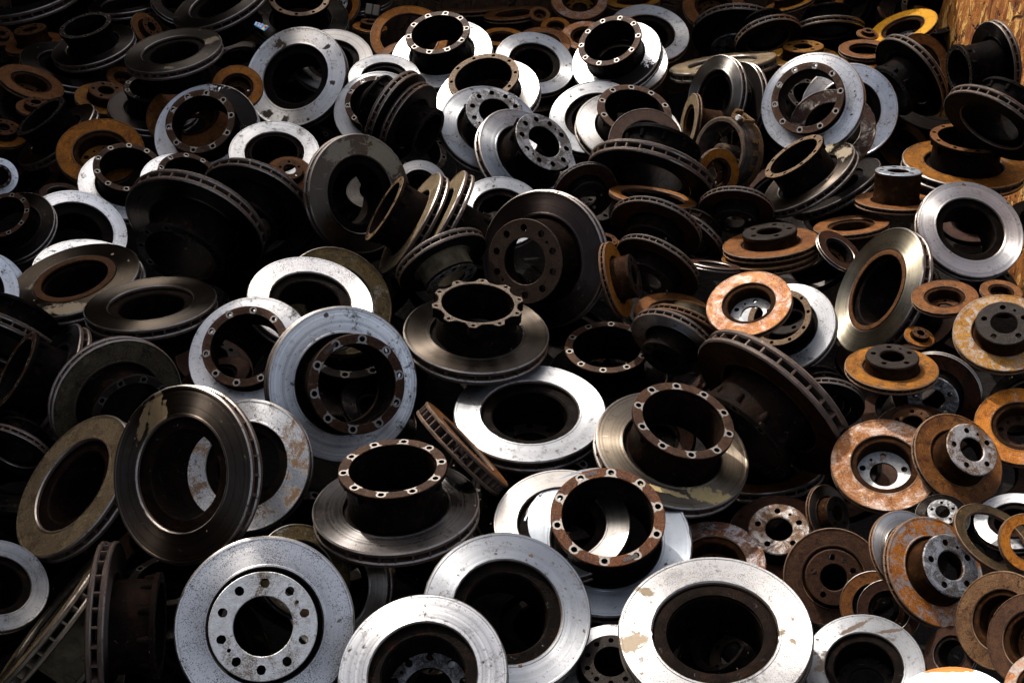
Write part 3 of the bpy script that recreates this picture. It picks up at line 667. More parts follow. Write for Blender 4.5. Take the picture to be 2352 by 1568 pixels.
# ---------------------------------------------------------------- the discs
DISCS = [
 ('A1', 'B', 'dark', 'dark', (-1.2429, 5.0577, 0.1283), (-0.2959, -0.0936, 0.9506), (0.4764, 0.8481, 0.2318), 0.2132,
  'tilted polished dark truck disc cut by the top edge, shine along its hole', {}),
 ('A2', 'B', 'dark', 'dark', (-1.481, 5.3045, 0.0176), (0.3961, -0.2297, 0.889), (-0.437, 0.8043, 0.4026), 0.1249,
  'dim brown disc half hidden behind the tilted polished disc at the top', {}),
 ('A3', 'B', 'soot', 'dark', (-2.2466, 5.5359, -0.0273), (-0.1368, -0.0045, 0.9906), (0.3243, 0.9447, 0.0491), 0.2516,
  'black disc rim rising out of the top left corner', {}),
 ('A4', 'B', 'dark', 'dark', (-1.7485, 5.4021, -0.0169), (-0.0624, 0.098, 0.9932), (0.2117, 0.9738, -0.0828), 0.172,
  'dark disc with one bright inner edge behind the tall dark hub, top left', {}),
 ('A5', 'T1', 'dark', 'dark', (-1.7542, 4.8807, 0.0093), (-0.1379, -0.0915, 0.9862), (0.241, 0.9627, 0.123), 0.1754,
  'dark truck disc with tall hub standing up, lying on another dark disc, top left', {}),
 ('A6', 'B', 'dark', 'dark', (-1.8834, 4.9188, -0.0978), (0.3204, 0.0329, 0.9467), (-0.5818, 0.7956, 0.1692), 0.2003,
  'dark disc tipped to the right beneath the tall dark hub', {}),
 ('A7', 'C5', 'brown', 'rust', (-2.113, 5.1603, -0.1048), (-0.0919, 0.0447, 0.9948), (0.2337, 0.9721, -0.0221), 0.125,
  'small rusty car disc with hub up beside the tall dark hub', {'hh': 0.5}),
 ('A8', 'C5', 'brown', 'rust', (-2.2779, 5.2298, -0.1023), (0.4723, -0.3492, 0.8093), (-0.361, 0.761, 0.539), 0.0528,
  'little rusty disc cut by the left edge near the top', {}),
 ('A9', 'K5', 'brown', 'rust', (-1.9378, 4.6139, -0.0337), (0.4298, 0.064, 0.9007), (-0.6724, 0.6884, 0.272), 0.1289,
  'rusty disc tipped right below the stacked dark discs, far left', {}),
 ('A10', 'B', 'darkmud', 'dark', (-1.2911, 4.4296, 0.1845), (-0.1069, -0.0374, 0.9936), (0.214, 0.975, 0.0598), 0.1867,
  'flat dark brown disc with tan mud on its right rim, open hole, top left', {}),
 ('A11', 'C5', 'brown', 'rust', (-1.5715, 5.0749, -0.0085), (0.7698, -0.2344, 0.5937), (-0.3945, 0.5564, 0.7313), 0.0808,
  'small rusty disc with many bolt holes peeping out between two dark discs', {}),
 ('A12', 'K5', 'brown', 'rust', (-1.609, 4.7638, -0.0906), (0.4354, -0.1087, 0.8936), (-0.5156, 0.7836, 0.3466), 0.0748,
  'orange rusted disc half under the flat muddy dark disc', {}),
 ('A13', 'C5', 'yellowbrown', 'rust', (-1.6358, 4.5624, -0.0833), (0.2631, -0.0494, 0.9635), (-0.4164, 0.8951, 0.1596), 0.1191,
  'yellow rusted disc with dark multi hole hub, upper left', {}),
 ('A14', 'T1', 'dark', 'dark', (-1.4124, 4.4449, -0.0648), (0.1552, -0.0575, 0.9862), (-0.2602, 0.9607, 0.097), 0.1745,
  'dark disc with raised brown flange under the flat muddy disc', {'hh': 0.5}),
 ('A15', 'T1', 'dark', 'dark', (-1.7487, 4.2629, -0.0867), (-0.461, -0.0728, 0.8844), (0.5244, 0.7816, 0.3378), 0.1774,
  'dark disc on its edge with hub pointing up left behind the orange disc', {}),
 ('A16', 'C5', 'brown', 'rust', (-1.8636, 4.416, -0.0497), (0.2309, 0.0081, 0.9729), (-0.4195, 0.9031, 0.0921), 0.0729,
  'small rusty hub behind the dark upright hub, far left', {}),
 ('A17', 'C5', 'orange', 'rust', (-1.9857, 4.3397, -0.1217), (0.348, -0.0811, 0.934), (-0.4509, 0.8589, 0.2426), 0.0904,
  'orange vented disc cut by the left edge above the white sliver', {}),
 ('A18', 'K5', 'orange', 'orange', (-1.5162, 4.0599, -0.0487), (0.1337, -0.3475, 0.9281), (-0.1154, 0.9247, 0.3628), 0.1579,
  'bright orange rusted disc with dark sunken centre, upper left', {}),
 ('A20', 'K5', 'brown', 'rust', (-1.221, 4.2738, -0.0075), (0.0336, -0.392, 0.9194), (-0.0285, 0.9191, 0.3929), 0.1684,
  'red brown rusted disc behind the white disc with black oil smears', {}),
 ('A19', 'T1', 'oil', 'brown', (-1.1335, 4.1308, -0.0069), (-0.0603, -0.5788, 0.8133), (0.0309, 0.8133, 0.5811), 0.1984,
  'white truck disc with black oil smeared over its upper right, brown flange', {'hh': 0.4, 'fs': 1.04}),
 ('A21', 'K5', 'orange', 'rust', (-1.0813, 4.49, 0.0002), (0.1217, -0.5342, 0.8366), (-0.0755, 0.8354, 0.5444), 0.1007,
  'orange rusted disc tucked behind the big splattered white ring', {}),
 ('A23', 'B', 'dark', 'dark', (-1.1555, 4.9004, -0.0506), (-0.055, -0.1204, 0.9912), (0.0914, 0.9879, 0.1251), 0.1161,
  'dark grey disc behind the left rim of the splattered white ring', {}),
 ('A22', 'B', 'splat', 'dark', (-0.8781, 4.6399, -0.0245), (-0.2225, -0.6383, 0.737), (0.097, 0.7377, 0.6682), 0.2183,
  'white truck disc splattered with brown mud spots, empty hole, upper left', {}),
 ('A24', 'T1', 'coolwhite', 'brown', (-1.7853, 3.7803, -0.0), (0.4008, -0.7785, 0.4831), (-0.0155, 0.5214, 0.8532), 0.0639,
  'white sliver of a disc cut by the left edge', {}),
 ('B1', 'T1', 'black', 'tan', (-0.927, 5.182, 0.0002), (0.078, -0.2315, 0.9697), (-0.1073, 0.9651, 0.239), 0.2109,
  'dark disc with sunlit tan flange at the top, behind the splattered white ring', {'fs': 1.0}),
 ('B2', 'C5', 'orange', 'grey', (-0.77, 5.3678, -0.0365), (-0.4796, -0.4499, 0.7534), (0.3, 0.7228, 0.6225), 0.0939,
  'small rusty car disc with grey hub leaning at the top edge', {}),
 ('B3', 'B', 'satin', 'dark', (-0.7562, 4.8802, -0.0587), (0.0778, -0.3934, 0.916), (-0.0711, 0.9143, 0.3987), 0.1728,
  'shiny disc with dark reflections behind the right side of the splattered ring', {}),
 ('B4', 'R', 'orange', 'rust', (-0.443, 5.0508, -0.029), (0.0435, -0.4686, 0.8823), (-0.035, 0.8819, 0.4702), 0.1685,
  'thin orange rusted ring behind the tall white topped hub, top centre', {}),
 ('B6', 'K5', 'brown', 'rust', (-0.4493, 4.8596, -0.0402), (-0.0659, -0.2128, 0.9749), (0.0889, 0.9719, 0.2182), 0.1167,
  'brown rusted disc squeezed under the white disc with ten hole flange, top centre', {}),
 ('B5', 'T1', 'white', 'brown', (-0.2889, 4.7808, 0.0154), (-0.1226, -0.278, 0.9527), (0.1429, 0.945, 0.2941), 0.2115,
  'white truck disc with tall brown ten hole flange, top centre', {}),
 ('B7', 'B', 'white', 'dark', (-0.5094, 4.5794, -0.0001), (0.0528, -0.2526, 0.9661), (-0.0636, 0.9647, 0.2557), 0.1454,
  'white disc half covered by the leaning dark pair, upper centre', {}),
 ('B8', 'T1', 'white', 'brown', (-0.5275, 4.3767, -0.037), (-0.1004, -0.5438, 0.8332), (0.0588, 0.8327, 0.5506), 0.1689,
  'white disc with brown flange partly behind two leaning dark discs', {'hh': 0.35, 'fs': 1.05}),
 ('B9b', 'B', 'soot', 'dark', (-0.4666, 4.1916, 0.039), (0.8145, -0.5121, -0.2727), (0.4368, 0.2319, 0.8691), 0.1225,
  'black disc leaning furthest left of the dark leaning group, upper centre', {}),
 ('B9c', 'B', 'dark', 'dark', (-0.4031, 4.0407, 0.1034), (0.8114, -0.5203, -0.2664), (0.4337, 0.2302, 0.8712), 0.1618,
  'brown rimmed vented disc in the middle of the leaning group, upper centre', {}),
 ('B9a', 'T1', 'soot', 'dark', (-0.3621, 4.0355, 0.0716), (0.8089, -0.5285, -0.2575), (0.4302, 0.2336, 0.872), 0.153,
  'vented black disc leaning right with hub down, front of the leaning group', {}),
 ('B10', 'B', 'white', 'dark', (-0.8531, 3.9547, 0.001), (0.1118, -0.2752, 0.9549), (-0.1129, 0.9512, 0.2873), 0.1628,
  'white disc with toothed ring inside its hole, left of the leaning scratched disc', {}),
 ('B11', 'C5', 'brown', 'rust', (-0.7759, 3.7959, 0.0003), (0.1703, -0.3256, 0.93), (-0.1464, 0.925, 0.3507), 0.0821,
  'small rusty five hole hub below the white disc with toothed ring', {}),
 ('B12', 'B', 'scratch', 'dark', (-0.5009, 3.5758, 0.0473), (0.6481, -0.6304, 0.4273), (-0.0337, 0.5367, 0.8431), 0.2007,
  'big dark disc standing on edge, scratched and muddy, rim to the left, centre left', {}),
 ('B14', 'T1', 'satin', 'tan', (-0.0957, 4.4354, -0.0018), (-0.1799, -0.2548, 0.9501), (0.2015, 0.9358, 0.2891), 0.2071,
  'satin disc under a tilted tan flange behind the white ten hole disc', {'hh': 0.4, 'fs': 1.08}),
 ('B13', 'T3', 'white', 'grey', (-0.0816, 4.1396, 0.0048), (0.2087, -0.4376, 0.8746), (-0.1479, 0.8699, 0.4705), 0.19,
  'white disc with small grey ten hole hub, upper centre', {'hh': 0.5}),
 ('B17', 'C5', 'orange', 'rust', (-0.6226, 5.1625, -0.0332), (0.1106, 0.1067, 0.9881), (-0.3462, 0.9361, -0.0623), 0.0757,
  'small orange lit hub edge left of the thin orange ring', {}),
 ('B18', 'B', 'satin', 'dark', (-0.3229, 3.744, -0.0222), (0.0127, -0.6557, 0.7549), (-0.0044, 0.7549, 0.6558), 0.0994,
  'shiny disc glimpsed between the scratched disc and leaning pair', {}),
 ('X1', 'K5', 'brown', 'rust', (-0.1919, 5.7611, -0.1774), (-0.0456, 0.2317, 0.9717), (0.2942, 0.9327, -0.2086), 0.1792,
  'dark rusty disc lying flat, edge on, at the top centre', {}),
 ('X2', 'K5', 'brown', 'rust', (0.008, 5.5036, -0.108), (-0.0991, 0.1887, 0.977), (0.4455, 0.8864, -0.1259), 0.1415,
  'flat rusty disc rim above the white disc at top centre', {}),
 ('X3', 'K5', 'orange', 'rust', (-0.046, 5.1582, -0.0756), (0.0029, 0.0052, 1.0), (-0.0068, 1.0, -0.0052), 0.0997,
  'dim orange disc right of the tall brown flange, top centre', {}),
 ('X4', 'K5', 'soot', 'rust', (-0.6815, 5.4689, -0.0437), (-0.1281, 0.0647, 0.9896), (0.365, 0.9309, -0.0136), 0.1316,
  'black disc lying flat at the top edge right of the small grey hub', {}),
 ('C1', 'K5', 'pale', 'yellow', (0.3213, 5.6466, -0.0971), (-0.0267, -0.3573, 0.9336), (0.0291, 0.9333, 0.358), 0.1378,
  'pale orange dished disc cut by the top edge, half in sun', {}),
 ('C2', 'K5', 'yellow', 'rust', (0.5649, 5.5467, -0.0664), (-0.0701, 0.1362, 0.9882), (0.2748, 0.9549, -0.1121), 0.1248,
  'yellow lit disc edge at the top, right of the pale dished disc', {}),
 ('C3', 'B', 'white', 'dark', (0.6096, 5.232, -0.0878), (0.0655, -0.3272, 0.9427), (-0.0722, 0.9407, 0.3315), 0.184,
  'white disc with black shadowed left side, open hole, top right of centre', {}),
 ('C5', 'B', 'white', 'dark', (0.4634, 4.8481, -0.0498), (-0.0475, -0.3501, 0.9355), (0.0478, 0.9347, 0.3522), 0.1909,
  'white disc edge showing beneath the oil stained flanged disc', {}),
 ('C4', 'T1', 'oil2', 'brown', (0.4268, 4.7655, 0.0063), (-0.3367, -0.3477, 0.8751), (0.294, 0.8441, 0.4485), 0.1906,
  'white disc with brown flange and a large black oil patch at lower right', {'hh': 0.5, 'fs': 1.12}),
 ('C7d', 'K5', 'brown', 'rust', (0.1265, 5.3765, -0.0606), (0.1051, -0.355, 0.9289), (-0.111, 0.9241, 0.3657), 0.0474,
  'scrap of rusty disc with one hole left of the pale dished disc', {}),
 ('C7b', 'K5', 'orange', 'rust', (0.1951, 5.2746, -0.076), (-0.0162, -0.2226, 0.9748), (0.0227, 0.9746, 0.2229), 0.0663,
  'small orange disc under the pale dished disc', {}),
 ('C7c', 'K5', 'pale', 'rust', (0.3241, 5.1601, -0.0722), (-0.0277, -0.2171, 0.9758), (0.0385, 0.9752, 0.2181), 0.1072,
  'brown disc between the pale dished disc and the brown flange', {}),
 ('C7', 'K5', 'brown', 'rust', (0.1397, 5.0633, -0.0587), (0.0584, -0.1578, 0.9857), (-0.0913, 0.9824, 0.1627), 0.117,
  'purple brown rusted disc behind the broad white ring, top centre', {}),
 ('C6', 'B', 'white', 'dark', (0.0951, 4.8358, -0.0524), (0.1521, -0.3986, 0.9044), (-0.1338, 0.8983, 0.4184), 0.1693,
  'broad white ring with stepped dark hole, top centre right', {}),
 ('C9', 'K5', 'brown', 'rust', (0.926, 5.4541, -0.0501), (0.0152, -0.4953, 0.8686), (-0.0121, 0.8685, 0.4955), 0.1429,
  'brown disc in shade at the top behind the vented rim', {}),
 ('C8', 'C5', 'soot', 'grey', (1.0213, 5.2928, -0.1399), (-0.1216, -0.8496, -0.5132), (-0.166, -0.4924, 0.8544), 0.2094,
  'dark rusty vented disc leaning forward, grey hub below, top right', {}),
 ('D3', 'B', 'soot', 'dark', (1.1145, 5.0802, -0.0596), (0.1773, -0.8331, -0.5239), (0.2457, -0.478, 0.8433), 0.146,
  'black disc overlapping the forward leaning vented disc, top right', {}),
 ('C10', 'B', 'tanmud', 'dark', (0.8863, 4.8658, -0.0645), (-0.1587, 0.2882, 0.9443), (0.7681, 0.6369, -0.0654), 0.2247,
  'flat disc seen edge on with tan lit face, behind the upright shiny disc', {'cast': 'rimtan'}),
 ('C11b', 'B', 'soot', 'dark', (0.8859, 4.483, -0.0683), (-0.8776, -0.3595, 0.317), (0.1118, 0.4896, 0.8647), 0.1651,
  'dark plate standing right behind the upright shiny disc', {}),
 ('C11', 'B', 'satin', 'dark', (0.7868, 4.4283, -0.0117), (-0.85, -0.3868, 0.3578), (0.1322, 0.5008, 0.8554), 0.1623,
  'upright shiny bronze disc leaning left with a bright sun line, right of centre', {}),
 ('C12', 'K5', 'tanmud', 'rust', (0.6754, 4.2875, -0.0544), (-0.9799, -0.0583, 0.1909), (0.1422, 0.4672, 0.8727), 0.1146,
  'narrow tan ring on edge with brown drum behind it, right of centre', {'hh': 0.9}),
 ('C14', 'B', 'white', 'dark', (0.3267, 4.4416, -0.1027), (-0.1447, -0.401, 0.9046), (0.1168, 0.9009, 0.418), 0.1834,
  'white ring with brown mud spots left of the grey speckled disc', {}),
 ('C15', 'T1', 'speckdark', 'brown', (0.4508, 4.2755, -0.0699), (0.1376, -0.2547, 0.9572), (-0.149, 0.9501, 0.2743), 0.2083,
  'grey speckled worn disc with tan ten hole flange, right of centre', {'hh': 0.45, 'fs': 1.1}),
 ('C16', 'K5', 'brownblack', 'rust', (0.4867, 4.051, -0.0016), (-0.066, -0.5264, 0.8477), (0.0386, 0.8475, 0.5294), 0.1345,
  'dark rusted disc with sunken centre in front of the tan flange', {}),
 ('C17', 'B', 'soot', 'dark', (0.4787, 3.7751, -0.0255), (-0.3103, -0.7646, -0.565), (-0.5467, -0.3426, 0.764), 0.227,
  'large vented dark disc leaning forward with its hub showing above, centre right', {}),
 ('C18', 'T3', 'white', 'grey', (0.0622, 3.9099, 0.0042), (0.502, -0.35, 0.7909), (-0.3118, 0.7797, 0.5429), 0.2052,
  'white and bronze disc with speckled grey ten hole hub facing right, centre', {'hh': 0.5}),
 ('DRUM', 'DR', 'brown', 'rust', (0.7511, 4.0137, -0.0324), (-0.8098, -0.468, 0.3537), (0.0727, 0.5182, 0.8521), 0.1313,
  'broken rusty brake drum with bracket and pale bolt head on top, right of centre', {}),
 ('D1', 'C5', 'yellow', 'rust', (1.2409, 5.3383, 0.0039), (-0.2916, 0.1944, 0.9366), (0.8188, 0.557, 0.1393), 0.1127,
  'disc edge with a yellow lit line at the top, right of the black disc', {}),
 ('D2', 'K5', 'orange', 'rust', (1.4045, 5.3881, -0.0036), (-0.0826, -0.0227, 0.9963), (0.1912, 0.9808, 0.0382), 0.088,
  'dim orange disc cut by the top edge, right', {}),
 ('D4', 'B', 'soot', 'dark', (1.3977, 5.1672, -0.0642), (-0.0138, -0.6554, -0.7552), (-0.0426, -0.7542, 0.6553), 0.152,
  'long black disc leaning forward with olive edge, top right', {}),
 ('D5', 'C5', 'yellow', 'yellow', (1.2489, 4.9787, -0.0894), (-0.0623, 0.1206, 0.9907), (0.1981, 0.9744, -0.1061), 0.1531,
  'yellow brown car disc with five hole hub, behind the big white ring, top right', {'hh': 0.3}),
 ('D6', 'K5', 'sunyellow', 'grey', (1.6785, 5.0536, 0.0108), (-0.4249, 0.0157, 0.9051), (0.6598, 0.6899, 0.2978), 0.1468,
  'bright yellow sunlit disc with dark grey dish, top right by the wall', {}),
 ('D7', 'RV', 'brown', 'rust', (1.6458, 5.2482, -0.0105), (0.7697, -0.1109, 0.6287), (-0.4941, 0.52, 0.6967), 0.0423,
  'little vented disc standing on edge left of the bright yellow disc', {}),
 ('D8b', 'K5', 'orange', 'rust', (1.514, 4.965, -0.1035), (-0.071, 0.1433, 0.9871), (0.2404, 0.9629, -0.1225), 0.1153,
  'lower flat orange edged disc of the two, top right', {}),
 ('D8a', 'RV', 'brown', 'rust', (1.4662, 4.8268, 0.0128), (-0.0544, 0.0552, 0.997), (0.1437, 0.9885, -0.0469), 0.1081,
  'upper flat brown ring with open hole on an orange edged disc, top right', {}),
 ('D8c', 'C5', 'brown', 'rust', (1.5135, 4.9888, 0.0084), (0.0579, -0.0371, 0.9976), (-0.1221, 0.9915, 0.044), 0.047,
  'small dark hub left of the bright yellow disc', {}),
 ('D9', 'T1', 'black', 'dark', (1.5134, 4.38, 0.0872), (-0.7919, -0.4557, -0.4066), (-0.5367, 0.2018, 0.8193), 0.1763,
  'glossy black truck disc leaning with hub pointing lower left, top right', {}),
 ('D10', 'K5', 'brown', 'rust', (1.6801, 4.709, 0.0002), (0.3043, -0.6512, 0.6952), (-0.1193, 0.698, 0.7061), 0.1314,
  'rust brown disc behind the glossy black leaning disc', {}),
 ('D11', 'T1', 'black', 'dark', (1.6799, 4.0453, 0.2995), (-0.9678, -0.2214, -0.1193), (-0.1976, 0.3756, 0.9055), 0.1462,
  'glossy black disc standing against the rusty wall, hub pointing left', {'hh': 0.85}),
 ('D12', 'B', 'soot', 'dark', (1.5968, 3.719, 0.2199), (-0.5947, -0.5639, -0.573), (-0.7117, 0.0377, 0.7015), 0.1779,
  'vented black disc leaning forward with hub above, below the rusty wall', {}),
 ('D13', 'T1', 'yellowbrown', 'rustlit', (1.6168, 3.9168, -0.0217), (0.0085, 0.0917, 0.9957), (-0.0195, 0.9956, -0.0916), 0.214,
  'brown rusted disc with thick raised flange ring, right edge', {'hh': 0.45}),
 ('D15', 'B', 'coolwhite', 'dark', (1.2844, 4.2948, -0.0067), (-0.2314, -0.7975, 0.5572), (0.0336, 0.5658, 0.8238), 0.1823,
  'white disc behind the largest flanged white disc, upper right', {}),
 ('D16', 'B', 'brownflake', 'rust', (1.198, 4.1703, -0.0098), (-0.147, -0.5759, 0.8042), (0.0746, 0.8043, 0.5896), 0.1581,
  'brown disc with flaking grey patches sandwiched between two white discs', {}),
 ('D14', 'T1', 'coolwhite', 'brown', (1.1061, 4.1779, 0.0855), (-0.4673, -0.6238, 0.6265), (0.1409, 0.6471, 0.7493), 0.192,
  'large white disc with dark ten hole flange, upper right', {'hh': 0.32, 'fs': 1.12, 'marks': [('20116', 0, 0)]}),
 ('D18', 'B', 'soot', 'dark', (1.1409, 3.8399, -0.0683), (-0.5243, 0.2504, 0.8139), (0.7824, 0.5189, 0.3444), 0.1751,
  'dark vented disc rims lying under the tilted tan flanged disc', {}),
 ('D17', 'T1', 'scratch', 'tan', (1.0267, 3.7806, 0.0004), (-0.6054, 0.1635, 0.7789), (0.7056, 0.5631, 0.4302), 0.1825,
  'dark disc tilted left with tan lit flange edge, in front of the large white disc', {}),
 ('E0', 'T1', 'dark', 'brown', (-1.6416, 3.4755, -0.0178), (-0.1135, -0.4, 0.9095), (0.0774, 0.909, 0.4094), 0.1407,
  'dark disc with brown ten hole flange cut by the left edge', {}),
 ('E1', 'K5', 'brownblack', 'rust', (-1.5727, 3.7434, -0.0392), (0.1523, 0.0517, 0.987), (-0.2821, 0.9594, -0.0067), 0.0654,
  'dark red disc between the left flange and the white flanged disc', {}),
 ('E2', 'T1', 'coolwhite', 'brown', (-1.3759, 3.8731, -0.0809), (0.2521, -0.258, 0.9327), (-0.2351, 0.9186, 0.3177), 0.1707,
  'white disc with brown ten hole flange in front of the bright orange disc', {'hh': 0.5, 'fs': 1.1}),
 ('E3', 'T1', 'coolwhite', 'brown', (-1.1362, 3.7564, -0.0319), (0.3869, -0.2684, 0.8822), (-0.3145, 0.8609, 0.3999), 0.1571,
  'white disc with brown flange behind the forward leaning black disc', {'hh': 0.4, 'fs': 1.08}),
 ('E4', 'Bt', 'coolwhite', 'dark', (-1.4723, 3.5499, -0.0859), (0.3629, -0.3818, 0.85), (-0.2203, 0.8512, 0.4764), 0.1711,
  'cool white brushed disc with wide dark hole, left', {}),
 ('E6', 'T1', 'soot', 'dark', (-0.8721, 3.6084, -0.0108), (-0.2169, -0.932, -0.2903), (-0.2285, -0.2407, 0.9433), 0.1857,
  'black disc leaning forward behind another leaning disc, centre left', {}),
 ('E5', 'T1', 'darkbronze', 'dark', (-1.0356, 3.432, -0.0028), (-0.2159, -0.9379, -0.2714), (-0.2276, -0.222, 0.9481), 0.2323,
  'large black disc leaning forward with hub opening towards us, centre left', {'hh': 0.5}),
 ('E7', 'B', 'coolwhite', 'dark', (-1.3605, 3.314, -0.0912), (0.2684, -0.0518, 0.9619), (-0.3241, 0.9355, 0.1407), 0.1776,
  'white disc mostly covered by the muddy brown disc, left', {}),
 ('E8', 'Br', 'mudsplash', 'dark', (-1.3246, 3.1061, 0.0284), (-0.116, -0.0001, 0.9933), (0.1677, 0.9856, 0.0197), 0.1961,
  'dark brown disc with rusty lip round its hole and tan mud splash, left', {}),
 ('E9', 'B', 'bronze', 'dark', (-1.0299, 2.8816, 0.0991), (-0.0201, 0.1837, 0.9828), (0.0439, 0.9822, -0.1827), 0.1848,
  'flat bronze brown disc with open hole, overlapping the muddy brown disc', {}),
 ('E10b', 'B', 'coolwhite', 'dark', (-1.6057, 3.0921, -0.014), (0.5782, -0.5205, 0.6283), (-0.1303, 0.7013, 0.7008), 0.1333,
  'white disc edge just behind another white disc at the left edge', {}),
 ('E10', 'B', 'coolwhite', 'dark', (-1.5504, 2.9431, 0.1015), (0.5835, -0.5224, 0.6218), (-0.1288, 0.6965, 0.7059), 0.124,
  'white scratched disc cut by the left edge beside the muddy brown disc', {}),
 ('E11', 'B', 'soot', 'dark', (-1.4322, 2.7699, 0.0161), (-0.2807, -0.8743, -0.396), (-0.4439, -0.2475, 0.8612), 0.1728,
  'dark vented rims running down from the left edge', {}),
 ('E12', 'T1', 'black', 'brown', (-1.2362, 2.5508, 0.0706), (-0.7337, -0.1704, 0.6577), (0.3248, 0.7624, 0.5598), 0.1755,
  'dark disc on edge with hub pointing left and bright inner rim, left edge', {}),
 ('F2b', 'B', 'tanmud', 'dark', (-0.2552, 3.4184, 0.033), (-0.8423, 0.088, 0.5318), (0.4854, 0.5528, 0.6773), 0.1964,
  'second dark disc on edge with hub pointing right, leaning behind its twin', {'hh': 0.65}),
 ('F2', 'T1', 'tanmud', 'tan', (-0.3353, 3.4464, 0.0159), (-0.8262, 0.0309, 0.5625), (0.4715, 0.5844, 0.6605), 0.1896,
  'dark disc on edge with hub pointing left and tan lit face, centre', {}),
 ('F3', 'B', 'white', 'dark', (-0.0381, 3.601, -0.0299), (0.0578, -0.3714, 0.9267), (-0.0437, 0.9264, 0.374), 0.147,
  'white disc above the big brown black disc, centre', {}),
 ('F4', 'T3', 'brownsteel', 'brownplain', (0.0895, 3.1765, 0.0496), (-0.4915, -0.7524, 0.4386), (-0.0223, 0.5144, 0.8573), 0.213,
  'big brown black disc facing left with brown multi hole hub, centre', {'hh': 0.5, 'fs': 1.06}),
 ('F5', 'T3', 'soot', 'corroded', (-0.2104, 3.1708, 0.037), (0.4515, -0.7585, -0.47), (0.6238, -0.1084, 0.7741), 0.1494,
  'small vented dark disc leaning right with whitish corroded hub, centre', {'hh': 0.4}),
 ('F6', 'T2', 'darkbronze', 'crown', (-0.1029, 2.8743, 0.0023), (0.0595, 0.0559, 0.9967), (-0.0901, 0.9947, -0.0504), 0.2113,
  'dark bronze disc with raised scalloped crown flange, centre', {'hh': 0.46, 'fs': 1.0}),
 ('F8', 'B', 'olive', 'dark', (-0.5311, 3.1137, -0.0574), (0.4944, -0.4436, 0.7475), (-0.1888, 0.7847, 0.5905), 0.1794,
  'olive brown disc standing behind the speckled white disc', {}),
 ('F7', 'B', 'speck', 'dark', (-0.586, 2.9486, 0.0584), (0.236, -0.1575, 0.9589), (-0.2276, 0.9504, 0.2121), 0.1838,
  'white finely speckled disc with dark hole, centre left', {}),
 ('F9', 'T1', 'coolwhite', 'brown', (-0.7191, 2.6897, 0.0633), (-0.0682, -0.5036, 0.8612), (0.0277, 0.862, 0.5062), 0.1726,
  'white disc with brown ten hole flange behind the largest brushed disc', {'hh': 0.3, 'fs': 1.1}),
 ('F10', 'T1', 'brushed', 'brown', (-0.4538, 2.6067, 0.0212), (0.4316, -0.7013, 0.5674), (-0.0, 0.6289, 0.7774), 0.2122,
  'largest brushed white disc facing us with brown ten hole flange, centre left', {'hh': 0.52, 'marks': [('131220', -40, 0)]}),
 ('G2', 'C5', 'brownblack', 'dark', (0.257, 3.7582, -0.0524), (0.2423, -0.9694, -0.0399), (0.148, -0.0037, 0.989), 0.1148,
  'dark rusted disc with black hub under the large leaning vented disc', {}),
 ('G2b', 'K5', 'orange', 'rust', (0.7306, 3.8501, -0.0307), (0.4553, -0.8069, 0.3762), (0.0305, 0.4364, 0.8992), 0.0913,
  'orange lit disc behind the large leaning vented disc and broken drum', {}),
 ('G3', 'R', 'orangetan', 'rust', (0.4828, 3.6797, -0.0207), (0.1286, 0.2933, 0.9473), (-0.4796, 0.8545, -0.1994), 0.1513,
  'thin flat ring with orange lit top, right of centre', {}),
 ('G6', 'C5', 'brownblack', 'dark', (0.7435, 3.5407, -0.001), (-0.163, -0.8851, -0.4359), (-0.2425, -0.3923, 0.8873), 0.1255,
  'dark vented disc leaning forward under the broken drum', {}),
 ('G8b', 'B', 'brownblack', 'dark', (0.5869, 3.4633, -0.0694), (-0.5654, -0.735, -0.3743), (-0.57, 0.0203, 0.8214), 0.1206,
  'dark ribbed rim behind the leaning bolt hub disc', {}),
 ('G4', 'C5', 'brownblack', 'dark', (0.4645, 3.4227, -0.001), (-0.35, -0.8485, -0.397), (-0.4442, -0.2228, 0.8678), 0.1522,
  'dark red vented disc leaning forward below the thin orange ring', {'hh': 0.3}),
 ('G5', 'C5', 'brownblack', 'dark', (0.4481, 3.2013, -0.0025), (-0.4937, -0.7737, -0.397), (-0.5762, -0.051, 0.8157), 0.1429,
  'lower dark vented disc leaning forward, above the brown ring', {}),
 ('G7b', 'RV', 'yellowbrown', 'rust', (0.8223, 3.3225, -0.0212), (-0.1608, 0.2799, 0.9465), (0.4721, 0.8639, -0.1753), 0.1522,
  'lower of two stacked flat vented discs, right of centre', {}),
 ('G7', 'C5', 'brown', 'dark', (0.8232, 3.3366, 0.0126), (-0.1607, 0.2714, 0.949), (0.4721, 0.8655, -0.1676), 0.1518,
  'upper stacked vented disc with low dark hub, right of centre', {'hh': 0.25}),
 ('G8', 'RV', 'brownblack', 'rust', (0.6251, 3.2004, 0.0188), (0.1166, 0.4138, 0.9029), (-0.5981, 0.755, -0.2688), 0.0826,
  'thin vented rims below the stacked discs', {}),
 ('G9b', 'C5', 'orange', 'rust', (0.3028, 3.3679, -0.0146), (0.2587, -0.0002, 0.966), (-0.3634, 0.9265, 0.0975), 0.0616,
  'small ribbed orange disc beside the big brown black disc', {}),
 ('G9', 'C5', 'orange', 'dark', (0.315, 3.0342, 0.0728), (0.9073, -0.1551, 0.3908), (-0.2208, 0.6153, 0.7568), 0.1159,
  'orange rusted disc on edge with dark hub facing right, centre right', {'hh': 0.45}),
 ('G10', 'K5', 'brown', 'rust', (0.4816, 3.0153, -0.03), (0.0116, 0.0871, 0.9961), (-0.0197, 0.996, -0.0869), 0.1165,
  'brown rusted ring above the vented pair, centre right', {}),
